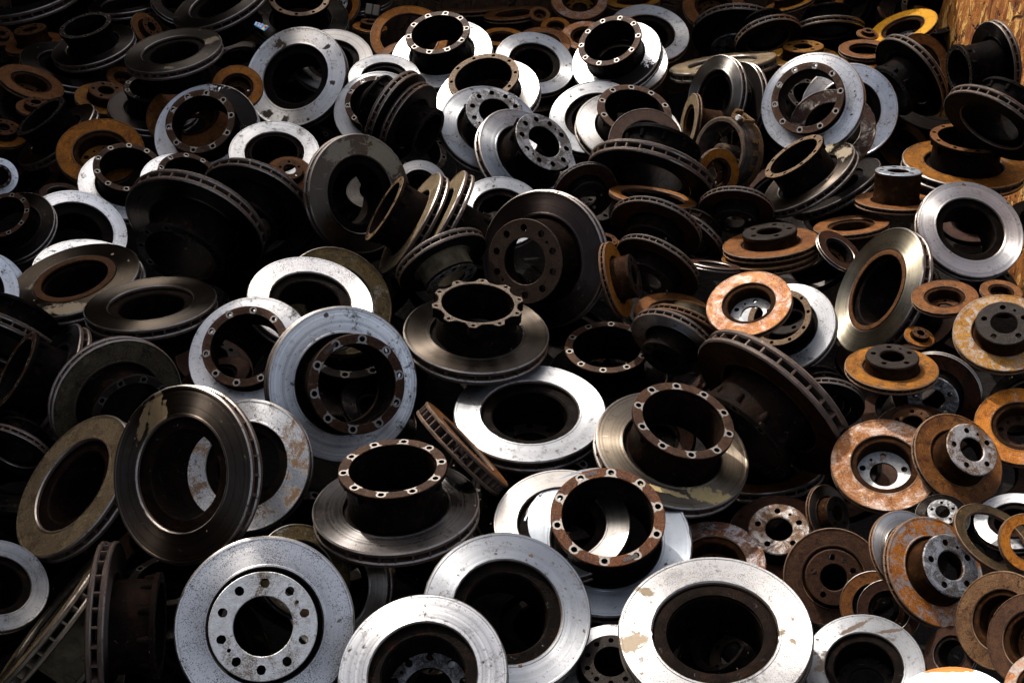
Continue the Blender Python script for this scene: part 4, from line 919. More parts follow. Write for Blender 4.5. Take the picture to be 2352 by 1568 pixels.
 ('G11', 'K5', 'brown', 'olive', (0.4967, 2.8151, 0.0264), (-0.4581, -0.7647, -0.4532), (-0.6582, -0.0508, 0.7511), 0.1325,
  'brown vented disc leaning forward with olive hub showing above it', {'hh': 0.4}),
 ('G12', 'T3', 'white', 'dark', (0.4536, 2.7867, 0.0167), (-0.4717, -0.8147, -0.3374), (-0.5535, -0.0244, 0.8325), 0.1296,
  'leaning brown rimmed disc with pale blue face patch and dark hub below', {'hh': 0.4}),
 ('G14', 'T1', 'white', 'tan', (0.792, 2.8945, 0.0009), (-0.4306, -0.321, 0.8435), (0.2416, 0.8595, 0.4504), 0.1488,
  'bright white disc under the pale orange dished disc, right', {'hh': 0.4}),
 ('G13', 'K5', 'pale', 'white', (0.6433, 2.7483, 0.1906), (-0.3166, -0.1823, 0.9309), (0.2748, 0.9216, 0.274), 0.1174,
  'pale orange sunlit disc with white five hole floor, lying on a white disc', {}),
 ('H2', 'C5', 'brown', 'bluegrey', (1.2796, 3.5754, 0.0252), (-0.0147, 0.2917, 0.9564), (0.0611, 0.955, -0.2903), 0.1334,
  'car disc with blue grey hub top standing level, right', {'hh': 0.75}),
 ('H3', 'K5', 'brown', 'rust', (1.1123, 3.4707, -0.0055), (-0.1509, 0.3107, 0.9385), (0.5324, 0.8254, -0.1876), 0.121,
  'flat orange rusted vented disc below the tilted dark rims, right', {}),
 ('H4', 'B', 'satinwhite', 'dark', (1.4641, 3.3669, 0.0431), (0.0604, -0.5162, 0.8543), (-0.0308, 0.8545, 0.5185), 0.1726,
  'bright satin disc with mud specks and open hole, right edge', {}),
 ('H8b', 'K5', 'brown', 'rust', (1.4809, 3.0807, 0.0002), (-0.0374, 0.014, 0.9992), (0.0557, 0.9984, -0.0119), 0.0616,
  'rusty disc scrap below the bright satin disc', {}),
 ('H8c', 'K5', 'brownblack', 'rust', (1.0229, 3.2474, 0.0383), (0.4262, -0.1683, 0.8889), (-0.3705, 0.8639, 0.3412), 0.0832,
  'dark rusted disc behind the upright bronze disc, right', {}),
 ('H5', 'Br', 'bronzelight', 'dark', (1.0647, 2.9768, 0.0753), (-0.8925, -0.0557, 0.4477), (0.3192, 0.6232, 0.7139), 0.1958,
  'large upright bronze disc with rusty hole lip and sun glare, right', {}),
 ('H6', 'K5', 'brown', 'rust', (1.174, 2.7532, 0.2083), (-0.171, 0.075, 0.9824), (0.2742, 0.9613, -0.0256), 0.087,
  'plain brown rusted disc with sunken holes beside the large bronze disc', {}),
 ('H8', 'C5', 'orange', 'rust', (1.1278, 2.7417, 0.0822), (0.0858, -0.1145, 0.9897), (-0.0902, 0.9884, 0.1222), 0.0415,
  'little orange rusted hub below the plain brown disc', {}),
 ('H7', 'C5', 'yellowpatch', 'dark', (1.2684, 2.5646, 0.2283), (-0.2303, -0.2718, 0.9344), (0.1677, 0.9347, 0.3133), 0.1234,
  'yellow and grey patchy disc with dark corroded hub, right edge', {}),
 ('I6', 'B', 'soot', 'dark', (-1.2506, 2.3069, 0.041), (-0.2242, -0.9477, -0.2273), (-0.3038, -0.1536, 0.9403), 0.0999,
  'black vented rims in deep shade at the left edge', {}),
 ('I2', 'T1', 'olive2', 'dark', (-1.0139, 2.4545, 0.0793), (0.6303, -0.7547, 0.1821), (0.231, 0.4062, 0.8841), 0.174,
  'black disc leaning right with dull olive face and thin bright ring, left', {}),
 ('I3', 'B', 'tanmud', 'dark', (-1.0427, 2.1344, 0.1002), (-0.5369, -0.231, 0.8114), (0.2548, 0.8724, 0.417), 0.1861,
  'disc coated all over in dry tan mud, left', {}),
 ('I5', 'B', 'rustwhite', 'dark', (-0.6729, 2.308, 0.0008), (-0.1655, -0.6395, 0.7507), (0.0197, 0.7589, 0.6509), 0.169,
  'white disc flaking to rust, half behind the big brown ring', {}),
 ('I4', 'B', 'mudfinger', 'dark', (-0.7276, 1.9888, 0.2665), (-0.4481, -0.6664, 0.5959), (-0.0093, 0.6701, 0.7423), 0.1972,
  'big dark brown disc with tan splash like fingers on its top, left', {}),
 ('J1', 'T1', 'darkspot', 'brown', (-0.2745, 2.1042, 0.0639), (-0.0293, 0.1767, 0.9838), (0.043, 0.9836, -0.1754), 0.1973,
  'dark spotted disc with rust brown ten hole flange, lower centre', {'hh': 0.52, 'fs': 1.03}),
 ('J2', 'RV', 'brown', 'rust', (-0.1105, 2.3287, 0.0548), (0.7176, 0.4293, 0.5484), (-0.6937, 0.5103, 0.5082), 0.1476,
  'rusty vented ring on edge with square slots, centre', {'t': 0.27, 'cast': 'rim'}),
 ('J3', 'B3', 'bright', 'dark', (0.0487, 2.5829, -0.0533), (-0.0096, 0.0096, 0.9999), (0.0116, 0.9999, -0.0095), 0.209,
  'bright white disc with deep dark hole and holed floor, centre', {}),
 ('K1', 'T1', 'soot', 'brown', (0.2865, 2.914, -0.1846), (-0.0488, 0.0025, 0.9988), (0.0615, 0.9981, 0.0005), 0.1801,
  'brown ten hole flange rising from a black shadowed disc, centre', {'hh': 0.56, 'fs': 1.12}),
 ('K2', 'T1', 'bronzesplash', 'brown', (0.409, 2.3502, 0.0221), (0.1757, -0.0958, 0.9798), (-0.1566, 0.9799, 0.1239), 0.2002,
  'bronze disc with yellow mud splash and brown ten hole flange, lower right of centre', {'hh': 0.52, 'fs': 1.04}),
 ('K3', 'T1', 'brownblack', 'dark', (0.6775, 2.5145, 0.0108), (-0.6954, -0.6192, -0.3647), (-0.6413, 0.3056, 0.7038), 0.2426,
  'huge brown vented disc leaning with hub to lower left, right of centre', {'hh': 0.45}),
 ('K5', 'B', 'satin', 'dark', (0.1191, 2.1141, -0.0052), (-0.0374, -0.1222, 0.9918), (0.0289, 0.992, 0.1233), 0.1652,
  'satin disc beneath the flanged blue white disc, lower centre', {}),
 ('K4', 'T1', 'bluewhite', 'rustpads', (0.2248, 2.0802, -0.0276), (-0.0143, -0.2293, 0.9733), (0.0085, 0.9733, 0.2294), 0.2063,
  'blue white disc with rusty cast flange carrying raised numbers, lower centre', {'hh': 0.5, 'fs': 1.04, 'marks': [('MB 91', -17, 0), ('091211', 157, 1)]}),
 ('L4b', 'B', 'soot', 'dark', (0.8372, 2.6147, -0.0135), (-0.1294, -0.8807, -0.4556), (-0.2853, -0.4069, 0.8678), 0.0808,
  'dark rim above another rim left of the yellow disc', {}),
 ('L4', 'B', 'soot', 'dark', (0.8314, 2.5185, 0.0125), (-0.1453, -0.9656, -0.2154), (-0.185, -0.1874, 0.9647), 0.1032,
  'dark disc leaning forward in shade left of the yellow hub disc', {}),
 ('L2', 'C5', 'brownblack', 'grey', (1.1047, 2.4918, 0.0796), (-0.48, -0.8529, 0.2053), (-0.1993, 0.3339, 0.9213), 0.1142,
  'dark red disc with grey holed hub behind the yellow brown disc', {}),
 ('L1', 'C5', 'yellowbrown', 'dark', (0.9661, 2.4756, 0.1838), (-0.0644, 0.1595, 0.9851), (0.1153, 0.9817, -0.1514), 0.1154,
  'yellow brown disc with grey five hole hub, right', {'hh': 0.28}),
 ('L3', 'C5', 'brownblack', 'rust', (1.0202, 2.3742, 0.0563), (-0.2428, -0.0742, 0.9672), (0.225, 0.9656, 0.1305), 0.0969,
  'dark red flange in shade behind the disc with white floor', {}),
 ('L7', 'K5', 'orangeglow', 'brown', (1.2744, 2.3471, 0.0975), (-0.2405, -0.3132, 0.9187), (0.135, 0.9265, 0.3512), 0.1107,
  'orange rusted disc with brown sunken floor, right edge', {}),
 ('L8', 'B', 'brown', 'rust', (0.7112, 2.5505, -0.2391), (-0.1642, 0.3422, 0.9252), (0.3621, 0.8933, -0.2661), 0.1579,
  'brown flat disc under the huge leaning vented disc', {}),
 ('L5', 'K5', 'palerust', 'white', (0.91, 2.2306, 0.0756), (-0.1835, -0.2937, 0.9381), (0.1034, 0.9432, 0.3156), 0.1288,
  'pale rusted streaky disc with clean white five hole floor, right', {}),
 ('L11', 'C5', 'bronze', 'dark', (0.7857, 2.1857, -0.0536), (0.5951, -0.4481, 0.6671), (-0.0935, 0.7858, 0.6113), 0.0761,
  'small bronze disc with dark hub facing right, lower right', {'hh': 0.35}),
 ('L6', 'C5', 'brown', 'palehub', (1.0791, 2.2158, 0.1086), (0.2311, -0.4296, 0.8729), (-0.0878, 0.8843, 0.4585), 0.117,
  'brown rusted disc with pale hub top tipped to the right, right', {'hh': 0.5}),
 ('L9', 'B', 'white', 'dark', (1.165, 2.0416, 0.0727), (-0.3079, 0.028, 0.951), (0.2933, 0.9537, 0.0669), 0.0891,
  'white brushed disc sliver at the right edge', {}),
 ('L10', 'C5', 'black', 'grey', (1.0037, 2.0575, 0.0703), (-0.219, -0.2076, 0.9534), (0.1358, 0.9611, 0.2404), 0.0611,
  'grey corroded holed hub below the pale rusted disc', {}),
 ('Q1', 'C5', 'brownblack', 'palehub', (0.6679, 2.1742, -0.1227), (-0.1686, -0.1824, 0.9687), (0.1086, 0.9733, 0.2022), 0.1296,
  'brown disc with mottled pale five hole hub, lower right', {'fs': 1.02}),
 ('P1', 'K5', 'mottledark', 'rust', (0.4867, 2.0622, -0.0872), (-0.1055, -0.1016, 0.9892), (0.079, 0.9908, 0.1102), 0.1241,
  'dark ring with silver and rust flakes behind the speckled white ring', {}),
 ('N2', 'B', 'greysteel', 'dark', (-1.1435, 1.8723, 0.0437), (0.5359, -0.1369, 0.8331), (-0.2735, 0.9054, 0.3247), 0.1125,
  'grey white disc with brown mud drips cut by the left edge', {}),
 ('N3', 'B', 'tanmud', 'corroded', (-1.0515, 1.863, -0.0575), (-0.7465, 0.1884, 0.6382), (0.5009, 0.7904, 0.3526), 0.1848,
  'tan muddied vented disc on edge running into the bottom left corner', {'hh': 0.55, 'cast': 'rimtan'}),
 ('N4', 'T1', 'brownsteel', 'dark', (-0.8417, 1.7393, 0.0588), (0.9875, 0.1261, -0.0948), (-0.0351, 0.7618, 0.6469), 0.1805,
  'dark brown vented disc standing on edge, bottom left', {'hh': 0.5}),
 ('O3', 'B', 'satin', 'dark', (-0.4156, 1.9663, -0.0764), (-0.4594, -0.5442, 0.702), (0.028, 0.7811, 0.6238), 0.1455,
  'grey steel plate glimpsed between the two lowest white discs', {}),
 ('O1', 'B', 'olive', 'dark', (-0.4747, 1.9512, 0.0027), (0.538, -0.2398, 0.8081), (-0.214, 0.8885, 0.406), 0.1158,
  'olive brown striped disc behind the speckled hub disc', {}),
 ('N5', 'T3', 'speck', 'white', (-0.5169, 1.7104, 0.0962), (0.1475, -0.6425, 0.7519), (0.0011, 0.7604, 0.6495), 0.1868,
  'large white speckled disc with pale ten hole hub, bottom left', {'hh': 0.5, 'fs': 1.03}),
 ('O5', 'B', 'bright', 'dark', (-0.0098, 1.8124, 0.0254), (0.1341, -0.3303, 0.9343), (-0.0516, 0.9392, 0.3395), 0.1875,
  'bright white disc with wide black hole, bottom centre', {}),
 ('O4', 'B3', 'brushed', 'grey', (-0.1808, 1.5861, 0.0955), (-0.0534, -0.3217, 0.9453), (0.0185, 0.9462, 0.323), 0.1731,
  'brushed white disc with brown smear and holed floor, cut by the bottom edge', {}),
 ('P3', 'T3', 'coolwhite', 'dark', (0.2186, 1.7338, -0.0791), (-0.0948, -0.1113, 0.9893), (0.0582, 0.9914, 0.1171), 0.1191,
  'dark speckled hub between the two bottom white discs', {'hh': 0.3}),
 ('P2', 'Bl', 'mudspots', 'dark', (0.4262, 1.7117, 0.0806), (-0.1128, -0.032, 0.9931), (0.0873, 0.9953, 0.042), 0.2036,
  'large white disc with brown mud spots and stepped hole, bottom right', {}),
 ('Q2', 'C5v', 'brownrust', 'brown', (0.771, 2.0277, -0.106), (-0.2039, -0.6577, 0.7252), (-0.0, 0.7408, 0.6718), 0.1183,
  'dark brown vented disc with five hole hub facing us, lower right', {'hh': 0.15}),
 ('Q3a', 'B', 'brown', 'rust', (0.8444, 1.9224, -0.0875), (-0.2615, -0.5999, 0.7561), (0.011, 0.7815, 0.6238), 0.0817,
  'rust brown disc behind a darker disc, right of the five hole hub', {}),
 ('Q3b', 'B', 'brownblack', 'dark', (0.8557, 1.8744, -0.047), (-0.2705, -0.5957, 0.7563), (0.0114, 0.7835, 0.6212), 0.0703,
  'darker brown disc in front of a rusty one, under the mottled disc', {}),
 ('Q4b', 'K5', 'satin', 'rust', (0.8987, 1.9434, 0.0707), (0.3222, -0.4317, 0.8425), (-0.0883, 0.8724, 0.4808), 0.0988,
  'grey satin vented disc behind the orange mottled hub disc', {}),
 ('Q4', 'C5', 'mottle', 'grey', (0.9477, 1.8973, 0.0588), (0.3201, -0.45, 0.8337), (-0.0761, 0.8649, 0.4961), 0.1261,
  'silver and orange mottled disc with dark grey holed hub, lower right', {'hh': 0.42}),
 ('Q10', 'R', 'bronzerust', 'rust', (1.0839, 1.9431, 0.1163), (0.2705, -0.0676, 0.9603), (-0.2128, 0.9687, 0.1281), 0.1009,
  'bronze brown solid disc with orange streak leaning at the right edge', {}),
 ('Q11', 'RV', 'orangeglow', 'rust', (1.1303, 1.8968, 0.1497), (0.0789, -0.5662, 0.8205), (-0.0127, 0.8224, 0.5688), 0.0648,
  'bright orange vented disc cut by the right edge', {}),
 ('Q7', 'B', 'brownblack', 'dark', (0.9409, 1.7193, -0.0042), (-0.7286, -0.1817, 0.6604), (0.2066, 0.861, 0.4648), 0.0615,
  'small dark double rim above the orange edged white disc', {}),
 ('Q5', 'B3', 'whitemud', 'dark', (0.7461, 1.6799, 0.0014), (-0.2571, -0.1772, 0.95), (0.1293, 0.9679, 0.2155), 0.1256,
  'grey white disc with brown drips and dark deep hole, bottom right', {}),
 ('Q6a', 'K5', 'brownpol', 'rust', (1.0157, 1.704, 0.1205), (-0.7538, -0.2781, 0.5954), (0.1324, 0.8232, 0.5521), 0.1039,
  'polished rust brown disc with large hole, lower right edge', {}),
 ('Q6b', 'K5', 'brownrust', 'rust', (1.0286, 1.6034, 0.1804), (-0.7702, -0.2541, 0.585), (0.1372, 0.8298, 0.541), 0.0955,
  'rust brown disc with vented rim in front of the polished one, right edge', {}),
 ('Q8', 'B', 'whiteorange', 'dark', (0.8416, 1.4646, 0.1313), (-0.3272, 0.1141, 0.938), (0.2773, 0.9606, -0.0201), 0.1209,
  'white disc with bright orange rusted rim cut by the bottom edge', {}),
 ('Q9', 'K5', 'greyorange', 'rust', (1.0047, 1.4957, 0.1809), (-0.6965, -0.0304, 0.717), (0.3153, 0.8846, 0.3437), 0.0681,
  'grey and orange disc in the bottom right corner', {}),
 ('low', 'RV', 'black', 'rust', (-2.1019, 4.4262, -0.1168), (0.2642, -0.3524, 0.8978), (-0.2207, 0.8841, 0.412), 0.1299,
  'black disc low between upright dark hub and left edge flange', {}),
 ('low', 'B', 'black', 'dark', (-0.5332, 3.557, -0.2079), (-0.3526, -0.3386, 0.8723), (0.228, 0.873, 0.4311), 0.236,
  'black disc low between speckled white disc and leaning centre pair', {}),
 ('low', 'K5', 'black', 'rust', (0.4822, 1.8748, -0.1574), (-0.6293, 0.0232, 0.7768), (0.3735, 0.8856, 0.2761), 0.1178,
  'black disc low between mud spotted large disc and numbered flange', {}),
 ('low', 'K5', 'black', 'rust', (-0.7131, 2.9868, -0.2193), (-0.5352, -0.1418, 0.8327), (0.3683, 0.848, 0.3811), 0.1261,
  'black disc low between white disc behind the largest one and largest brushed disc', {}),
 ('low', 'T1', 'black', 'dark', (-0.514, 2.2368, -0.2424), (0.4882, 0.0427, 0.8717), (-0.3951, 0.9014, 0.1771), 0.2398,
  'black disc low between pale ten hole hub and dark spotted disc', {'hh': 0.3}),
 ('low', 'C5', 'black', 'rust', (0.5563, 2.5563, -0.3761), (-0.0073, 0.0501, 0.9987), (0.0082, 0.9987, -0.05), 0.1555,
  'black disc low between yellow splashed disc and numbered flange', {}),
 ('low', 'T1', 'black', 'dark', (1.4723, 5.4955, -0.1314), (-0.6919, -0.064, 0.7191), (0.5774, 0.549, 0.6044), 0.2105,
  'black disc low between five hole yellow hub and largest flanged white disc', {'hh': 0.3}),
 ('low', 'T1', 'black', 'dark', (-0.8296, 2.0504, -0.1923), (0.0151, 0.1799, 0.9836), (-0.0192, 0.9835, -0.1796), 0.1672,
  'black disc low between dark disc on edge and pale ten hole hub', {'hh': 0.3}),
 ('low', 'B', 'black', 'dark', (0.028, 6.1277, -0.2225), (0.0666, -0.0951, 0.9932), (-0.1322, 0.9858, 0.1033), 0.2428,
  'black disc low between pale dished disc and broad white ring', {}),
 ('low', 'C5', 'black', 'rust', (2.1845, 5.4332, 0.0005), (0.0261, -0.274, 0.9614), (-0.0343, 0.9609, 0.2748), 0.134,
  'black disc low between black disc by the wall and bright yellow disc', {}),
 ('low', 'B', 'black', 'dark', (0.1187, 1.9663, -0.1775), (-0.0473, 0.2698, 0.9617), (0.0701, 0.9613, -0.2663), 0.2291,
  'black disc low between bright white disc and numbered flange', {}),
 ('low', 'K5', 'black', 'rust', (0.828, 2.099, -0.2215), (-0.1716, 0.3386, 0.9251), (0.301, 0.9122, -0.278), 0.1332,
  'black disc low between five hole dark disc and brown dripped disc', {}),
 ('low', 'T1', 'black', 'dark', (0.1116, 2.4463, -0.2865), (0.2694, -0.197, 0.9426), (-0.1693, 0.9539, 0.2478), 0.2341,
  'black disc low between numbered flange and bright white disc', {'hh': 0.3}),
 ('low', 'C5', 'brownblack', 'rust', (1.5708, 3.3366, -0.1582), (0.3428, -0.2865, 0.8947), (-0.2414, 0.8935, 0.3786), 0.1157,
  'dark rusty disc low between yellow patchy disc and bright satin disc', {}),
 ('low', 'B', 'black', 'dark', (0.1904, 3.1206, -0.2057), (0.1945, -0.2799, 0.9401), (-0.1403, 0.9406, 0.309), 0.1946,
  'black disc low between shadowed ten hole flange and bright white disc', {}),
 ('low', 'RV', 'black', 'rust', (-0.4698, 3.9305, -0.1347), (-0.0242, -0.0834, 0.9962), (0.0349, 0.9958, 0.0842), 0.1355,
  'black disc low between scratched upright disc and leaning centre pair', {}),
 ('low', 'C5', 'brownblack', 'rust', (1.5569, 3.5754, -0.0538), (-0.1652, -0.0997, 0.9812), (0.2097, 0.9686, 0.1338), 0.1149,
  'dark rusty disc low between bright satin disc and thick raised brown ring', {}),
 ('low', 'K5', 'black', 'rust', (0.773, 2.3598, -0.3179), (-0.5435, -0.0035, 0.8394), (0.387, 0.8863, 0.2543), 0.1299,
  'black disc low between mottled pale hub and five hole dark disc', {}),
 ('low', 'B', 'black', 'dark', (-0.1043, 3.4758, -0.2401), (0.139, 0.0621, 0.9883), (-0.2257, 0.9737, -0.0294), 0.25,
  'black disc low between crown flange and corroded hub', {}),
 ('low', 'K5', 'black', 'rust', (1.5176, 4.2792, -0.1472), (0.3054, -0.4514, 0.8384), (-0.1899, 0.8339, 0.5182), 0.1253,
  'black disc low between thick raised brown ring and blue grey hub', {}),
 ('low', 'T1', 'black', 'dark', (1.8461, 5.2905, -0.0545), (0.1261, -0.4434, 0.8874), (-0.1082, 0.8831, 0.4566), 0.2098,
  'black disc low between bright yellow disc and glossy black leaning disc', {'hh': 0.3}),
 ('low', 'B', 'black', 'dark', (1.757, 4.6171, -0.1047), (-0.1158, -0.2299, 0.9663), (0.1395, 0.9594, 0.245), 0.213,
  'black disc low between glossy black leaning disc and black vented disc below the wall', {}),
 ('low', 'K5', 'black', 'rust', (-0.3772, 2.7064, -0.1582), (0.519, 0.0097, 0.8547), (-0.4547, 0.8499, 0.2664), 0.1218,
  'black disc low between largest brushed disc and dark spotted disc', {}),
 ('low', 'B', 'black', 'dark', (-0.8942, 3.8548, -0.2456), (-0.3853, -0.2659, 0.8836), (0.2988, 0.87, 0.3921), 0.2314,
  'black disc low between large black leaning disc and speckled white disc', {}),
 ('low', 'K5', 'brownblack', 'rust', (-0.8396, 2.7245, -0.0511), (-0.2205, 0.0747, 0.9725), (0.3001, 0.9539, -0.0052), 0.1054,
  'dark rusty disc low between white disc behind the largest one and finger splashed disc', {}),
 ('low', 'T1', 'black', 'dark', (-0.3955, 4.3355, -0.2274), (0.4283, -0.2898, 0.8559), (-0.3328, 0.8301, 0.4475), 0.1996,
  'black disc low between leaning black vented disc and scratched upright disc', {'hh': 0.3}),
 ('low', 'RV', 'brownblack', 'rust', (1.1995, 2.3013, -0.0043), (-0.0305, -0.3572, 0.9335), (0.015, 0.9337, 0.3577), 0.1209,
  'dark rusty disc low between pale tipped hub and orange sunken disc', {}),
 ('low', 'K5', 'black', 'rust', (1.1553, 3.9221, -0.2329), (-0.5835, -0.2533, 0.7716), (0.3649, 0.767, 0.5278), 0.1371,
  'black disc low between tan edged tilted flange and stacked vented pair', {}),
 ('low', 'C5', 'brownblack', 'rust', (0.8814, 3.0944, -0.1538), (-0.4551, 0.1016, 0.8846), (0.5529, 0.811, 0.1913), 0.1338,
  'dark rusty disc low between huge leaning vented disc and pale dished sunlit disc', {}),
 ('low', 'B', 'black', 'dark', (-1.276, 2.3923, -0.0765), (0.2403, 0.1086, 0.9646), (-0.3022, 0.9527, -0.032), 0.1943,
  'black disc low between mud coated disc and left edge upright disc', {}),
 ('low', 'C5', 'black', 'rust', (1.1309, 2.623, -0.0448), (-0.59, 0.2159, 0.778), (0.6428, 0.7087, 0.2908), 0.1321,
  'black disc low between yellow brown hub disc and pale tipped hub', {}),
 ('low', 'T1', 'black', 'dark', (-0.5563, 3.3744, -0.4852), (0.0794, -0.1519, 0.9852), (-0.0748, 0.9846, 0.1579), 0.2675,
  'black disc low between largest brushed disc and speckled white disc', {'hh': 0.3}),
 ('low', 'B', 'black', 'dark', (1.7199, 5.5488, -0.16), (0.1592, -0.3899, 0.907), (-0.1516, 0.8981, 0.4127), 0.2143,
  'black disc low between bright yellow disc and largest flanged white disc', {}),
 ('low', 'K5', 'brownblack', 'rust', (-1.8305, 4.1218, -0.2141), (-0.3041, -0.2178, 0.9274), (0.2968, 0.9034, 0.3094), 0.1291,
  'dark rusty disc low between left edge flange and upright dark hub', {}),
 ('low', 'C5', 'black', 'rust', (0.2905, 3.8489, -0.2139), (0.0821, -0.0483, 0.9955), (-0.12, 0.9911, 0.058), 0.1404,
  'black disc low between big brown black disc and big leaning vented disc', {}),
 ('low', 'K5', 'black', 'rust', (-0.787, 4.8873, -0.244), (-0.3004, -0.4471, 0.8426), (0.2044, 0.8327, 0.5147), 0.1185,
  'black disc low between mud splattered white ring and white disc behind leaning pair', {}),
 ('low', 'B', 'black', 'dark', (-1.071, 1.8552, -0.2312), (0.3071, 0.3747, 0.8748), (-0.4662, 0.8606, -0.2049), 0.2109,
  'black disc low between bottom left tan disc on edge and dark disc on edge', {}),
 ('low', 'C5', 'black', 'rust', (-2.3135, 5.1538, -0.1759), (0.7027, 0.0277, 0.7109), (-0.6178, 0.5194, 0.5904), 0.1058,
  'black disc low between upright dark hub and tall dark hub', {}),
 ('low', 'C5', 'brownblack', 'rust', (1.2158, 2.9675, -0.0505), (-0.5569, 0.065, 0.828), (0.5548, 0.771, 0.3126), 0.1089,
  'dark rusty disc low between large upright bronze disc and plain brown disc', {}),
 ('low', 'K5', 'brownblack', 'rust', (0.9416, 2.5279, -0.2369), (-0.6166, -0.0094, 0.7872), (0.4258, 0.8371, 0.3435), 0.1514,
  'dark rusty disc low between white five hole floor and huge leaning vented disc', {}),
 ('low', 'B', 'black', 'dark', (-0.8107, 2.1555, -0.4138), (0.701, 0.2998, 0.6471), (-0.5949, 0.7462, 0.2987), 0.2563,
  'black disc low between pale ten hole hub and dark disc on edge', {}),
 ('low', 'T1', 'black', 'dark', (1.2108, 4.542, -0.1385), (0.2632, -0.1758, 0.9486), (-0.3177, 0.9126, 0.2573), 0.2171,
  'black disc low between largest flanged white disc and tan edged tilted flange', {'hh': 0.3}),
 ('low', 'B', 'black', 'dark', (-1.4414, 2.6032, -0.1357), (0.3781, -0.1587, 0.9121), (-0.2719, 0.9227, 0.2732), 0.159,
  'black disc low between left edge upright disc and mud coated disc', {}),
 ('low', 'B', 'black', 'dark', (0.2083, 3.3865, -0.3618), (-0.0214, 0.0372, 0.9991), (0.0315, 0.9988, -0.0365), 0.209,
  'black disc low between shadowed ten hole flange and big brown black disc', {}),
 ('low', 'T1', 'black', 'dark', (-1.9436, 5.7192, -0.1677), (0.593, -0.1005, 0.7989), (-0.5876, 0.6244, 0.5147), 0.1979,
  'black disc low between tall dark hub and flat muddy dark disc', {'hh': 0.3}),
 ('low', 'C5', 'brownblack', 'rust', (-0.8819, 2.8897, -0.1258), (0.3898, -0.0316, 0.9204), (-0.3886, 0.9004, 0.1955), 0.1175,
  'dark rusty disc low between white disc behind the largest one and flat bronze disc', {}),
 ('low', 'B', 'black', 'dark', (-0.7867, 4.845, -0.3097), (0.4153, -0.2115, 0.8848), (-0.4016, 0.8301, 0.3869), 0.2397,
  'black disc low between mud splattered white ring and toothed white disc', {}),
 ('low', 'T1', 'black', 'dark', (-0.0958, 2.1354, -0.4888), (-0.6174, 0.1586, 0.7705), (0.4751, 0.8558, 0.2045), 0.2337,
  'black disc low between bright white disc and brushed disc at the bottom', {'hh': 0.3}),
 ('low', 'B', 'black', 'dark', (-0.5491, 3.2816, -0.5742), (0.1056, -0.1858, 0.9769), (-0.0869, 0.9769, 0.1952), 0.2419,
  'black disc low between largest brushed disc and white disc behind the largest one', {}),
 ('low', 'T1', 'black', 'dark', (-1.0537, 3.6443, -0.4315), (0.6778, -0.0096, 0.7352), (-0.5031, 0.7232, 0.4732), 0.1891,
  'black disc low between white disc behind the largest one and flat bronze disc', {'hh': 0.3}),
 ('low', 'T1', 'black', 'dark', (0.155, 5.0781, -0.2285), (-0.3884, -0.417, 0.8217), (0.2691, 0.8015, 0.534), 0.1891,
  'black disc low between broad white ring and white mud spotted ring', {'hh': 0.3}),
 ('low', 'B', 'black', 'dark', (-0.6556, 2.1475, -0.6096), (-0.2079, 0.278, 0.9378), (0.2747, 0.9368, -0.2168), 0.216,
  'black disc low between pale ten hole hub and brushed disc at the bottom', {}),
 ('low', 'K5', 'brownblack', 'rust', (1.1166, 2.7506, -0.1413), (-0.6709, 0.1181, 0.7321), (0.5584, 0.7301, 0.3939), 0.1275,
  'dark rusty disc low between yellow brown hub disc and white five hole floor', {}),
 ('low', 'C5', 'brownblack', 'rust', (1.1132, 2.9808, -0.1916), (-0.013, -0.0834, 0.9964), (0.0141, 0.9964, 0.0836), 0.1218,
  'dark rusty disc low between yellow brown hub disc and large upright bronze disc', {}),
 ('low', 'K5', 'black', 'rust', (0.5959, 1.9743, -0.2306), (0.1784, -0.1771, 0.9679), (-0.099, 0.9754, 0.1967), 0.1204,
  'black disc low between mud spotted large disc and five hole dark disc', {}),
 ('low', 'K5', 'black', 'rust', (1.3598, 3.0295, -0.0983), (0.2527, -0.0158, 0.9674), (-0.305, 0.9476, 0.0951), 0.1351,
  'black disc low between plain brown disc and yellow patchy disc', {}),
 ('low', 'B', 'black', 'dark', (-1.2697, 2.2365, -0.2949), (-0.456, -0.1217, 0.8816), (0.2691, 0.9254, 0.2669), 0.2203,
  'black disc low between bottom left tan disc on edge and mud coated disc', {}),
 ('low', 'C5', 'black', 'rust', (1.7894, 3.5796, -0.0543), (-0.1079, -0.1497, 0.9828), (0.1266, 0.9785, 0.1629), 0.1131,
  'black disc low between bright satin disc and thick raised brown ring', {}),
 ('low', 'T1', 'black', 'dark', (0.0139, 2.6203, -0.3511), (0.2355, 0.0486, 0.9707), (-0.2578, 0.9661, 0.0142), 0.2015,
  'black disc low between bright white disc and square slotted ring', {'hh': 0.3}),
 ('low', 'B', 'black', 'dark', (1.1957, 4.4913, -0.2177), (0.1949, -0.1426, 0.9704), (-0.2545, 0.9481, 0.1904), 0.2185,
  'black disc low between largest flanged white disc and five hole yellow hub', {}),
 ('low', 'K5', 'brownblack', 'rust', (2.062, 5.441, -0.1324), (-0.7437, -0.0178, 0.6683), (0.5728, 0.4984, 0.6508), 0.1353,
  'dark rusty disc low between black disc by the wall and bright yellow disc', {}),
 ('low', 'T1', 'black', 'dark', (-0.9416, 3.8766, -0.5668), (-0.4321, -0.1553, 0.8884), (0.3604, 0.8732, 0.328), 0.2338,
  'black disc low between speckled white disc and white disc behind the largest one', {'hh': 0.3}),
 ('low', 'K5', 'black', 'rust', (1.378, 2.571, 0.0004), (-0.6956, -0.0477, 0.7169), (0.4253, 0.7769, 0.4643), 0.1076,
  'black disc low between orange sunken disc and yellow patchy disc', {}),
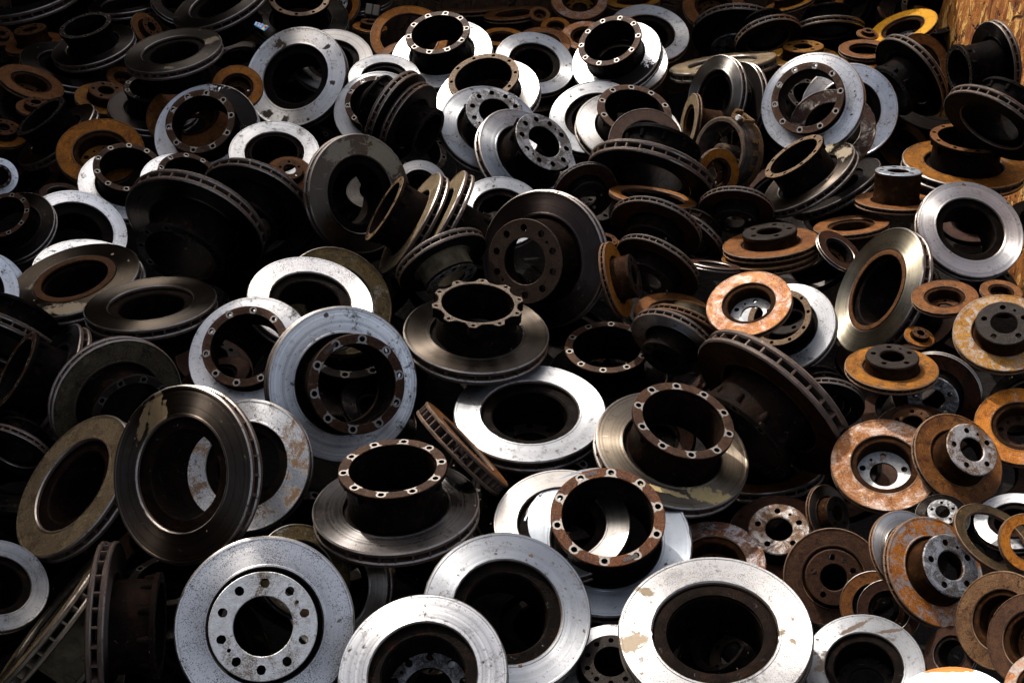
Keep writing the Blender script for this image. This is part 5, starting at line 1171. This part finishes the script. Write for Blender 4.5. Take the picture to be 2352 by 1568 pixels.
 ('low', 'B', 'black', 'dark', (-0.8654, 4.6479, -0.4815), (0.2504, -0.0423, 0.9672), (-0.3621, 0.9224, 0.1341), 0.2564,
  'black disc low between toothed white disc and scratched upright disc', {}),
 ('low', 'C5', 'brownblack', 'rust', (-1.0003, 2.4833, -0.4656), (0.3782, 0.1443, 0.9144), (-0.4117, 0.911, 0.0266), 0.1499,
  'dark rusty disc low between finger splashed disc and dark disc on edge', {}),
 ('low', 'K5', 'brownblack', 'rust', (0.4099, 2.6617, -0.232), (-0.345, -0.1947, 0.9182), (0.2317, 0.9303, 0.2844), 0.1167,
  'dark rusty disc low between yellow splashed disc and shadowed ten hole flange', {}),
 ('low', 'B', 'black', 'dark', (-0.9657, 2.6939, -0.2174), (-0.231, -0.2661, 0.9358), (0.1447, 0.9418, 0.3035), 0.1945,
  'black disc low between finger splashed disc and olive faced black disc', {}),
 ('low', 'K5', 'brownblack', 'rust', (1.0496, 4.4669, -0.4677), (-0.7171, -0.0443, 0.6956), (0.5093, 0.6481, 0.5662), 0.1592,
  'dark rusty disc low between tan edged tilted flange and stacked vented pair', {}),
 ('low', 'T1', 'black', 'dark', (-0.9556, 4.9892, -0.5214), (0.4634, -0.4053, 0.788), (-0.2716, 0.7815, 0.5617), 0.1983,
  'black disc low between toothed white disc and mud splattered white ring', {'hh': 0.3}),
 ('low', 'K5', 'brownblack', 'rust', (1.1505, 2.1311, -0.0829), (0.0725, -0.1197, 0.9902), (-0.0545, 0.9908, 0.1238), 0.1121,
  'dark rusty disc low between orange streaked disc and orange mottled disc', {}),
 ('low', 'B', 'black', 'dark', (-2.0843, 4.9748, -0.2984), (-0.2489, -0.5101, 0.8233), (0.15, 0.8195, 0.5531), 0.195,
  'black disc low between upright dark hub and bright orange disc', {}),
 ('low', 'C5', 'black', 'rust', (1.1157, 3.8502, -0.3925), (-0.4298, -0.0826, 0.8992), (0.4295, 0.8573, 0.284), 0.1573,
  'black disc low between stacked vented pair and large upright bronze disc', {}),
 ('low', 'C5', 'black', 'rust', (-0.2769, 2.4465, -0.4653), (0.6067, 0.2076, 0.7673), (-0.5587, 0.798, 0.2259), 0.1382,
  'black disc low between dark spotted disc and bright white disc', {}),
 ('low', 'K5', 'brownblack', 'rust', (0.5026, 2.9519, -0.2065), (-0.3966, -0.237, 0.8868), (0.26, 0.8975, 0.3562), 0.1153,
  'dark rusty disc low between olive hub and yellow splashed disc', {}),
]
for _d in DISCS: build_disc(_d)
# ---------------------------------------------------------------- small things in the heap
def at(px, py, z):
    """point on the horizontal plane z seen at (px, py) of a 2352 x 1568 picture"""
    u, v = (px - 1176) / 2840.0, (784 - py) / 2840.0
    c, s = math.cos(R_(37)), math.sin(R_(37))
    dr = Vector((u, c + v * s, -s + v * c)); k = (z - 2.13) / dr.z
    return Vector((0, 0, 2.13)) + dr * k

def sachet():
    root = bpy.data.objects.new('plastic_sachet', None); COL.objects.link(root)
    q = [at(587, 50, .185), at(619, 61, .190), at(607, 72, .195), at(583, 58, .192)]     # far left, far right, near right, near left
    c0 = sum(q, Vector()) / 4; root.location = c0
    root['label'] = 'small blue and yellow plastic sachet lying left of the splattered white ring'; root['category'] = 'sachet'
    up = (q[1] - q[0]).cross(q[2] - q[1]).normalized()
    if up.z < 0: up = -up
    def sheet(name, u0, u1, v0, v1, lift, m, par):
        bm = bmesh.new(); NU, NV = 12, 6; g = {}
        for sgn in (1, -1):
            for i in range(NU + 1):
                for j in range(NV + 1):
                    u, v = u0 + (u1 - u0) * i / NU, v0 + (v1 - v0) * j / NV
                    p = (q[0] * (1 - u) + q[1] * u) * (1 - v) + (q[3] * (1 - u) + q[2] * u) * v - c0
                    b_ = math.sqrt(max(0, math.sin(math.pi * u) * math.sin(math.pi * v))) * .004 + .0006 * math.sin(u * 23 + v * 9)
                    g[sgn, i, j] = bm.verts.new(p + up * (sgn * b_ + lift if sgn > 0 or not lift else b_ + lift - .0004))
            for i in range(NU):
                for j in range(NV): bm.faces.new((g[sgn, i, j], g[sgn, i + 1, j], g[sgn, i + 1, j + 1], g[sgn, i, j + 1]))
        return simple(name, bm, m, parent=par)
    body = sheet('pouch', 0, 1, 0, 1, 0, plain('sachet_blue', (.02, .26, .62), .35), root)
    sheet('pale_panel', .06, .62, .14, .90, .0012, plain('sachet_pale', (.45, .50, .72), .4), body)
    sheet('yellow_band', .76, .90, .03, .97, .0012, plain('sachet_yellow', (.75, .55, .02), .4), body)
    sheet('dark_print', .20, .34, .30, .80, .0020, plain('sachet_print', (.10, .13, .08), .4), body)
    sheet('dark_print', .46, .50, .22, .84, .0020, plain('sachet_print', (.10, .16, .10), .4), body)
    sheet('red_badge', .80, .93, .30, .62, .0022, plain('sachet_red', (.50, .03, .06), .4), body)
sachet()
def pad_bracket():
    root = bpy.data.objects.new('brake_pad', None); COL.objects.link(root)
    root.location = at(856, 24, .0); root.rotation_euler = (R_(58), R_(8), R_(-6))
    root['label'] = 'worn grey brake pad with notched backing edge in shade at the top'; root['category'] = 'brake pad'
    bm = bmesh.new(); box(bm, (-.035, -.028, -.006), (.035, .028, 0))
    for x in (-.035, -.005, .025): box(bm, (x, -.036, -.0055), (x + .012, -.0281, -.0005))
    simple('backing_plate', bm, mat('casting', 'olive'), parent=root)
    bm = bmesh.new(); box(bm, (-.03, -.022, .001), (-.002, .024, .014)); box(bm, (.002, -.022, .001), (.03, .024, .014))
    bmesh.ops.bevel(bm, geom=bm.edges[:], offset=.002, segments=1, affect='EDGES')
    simple('friction_block', bm, plain('pad_lining', (.16, .13, .10), .8), parent=root)
pad_bracket()
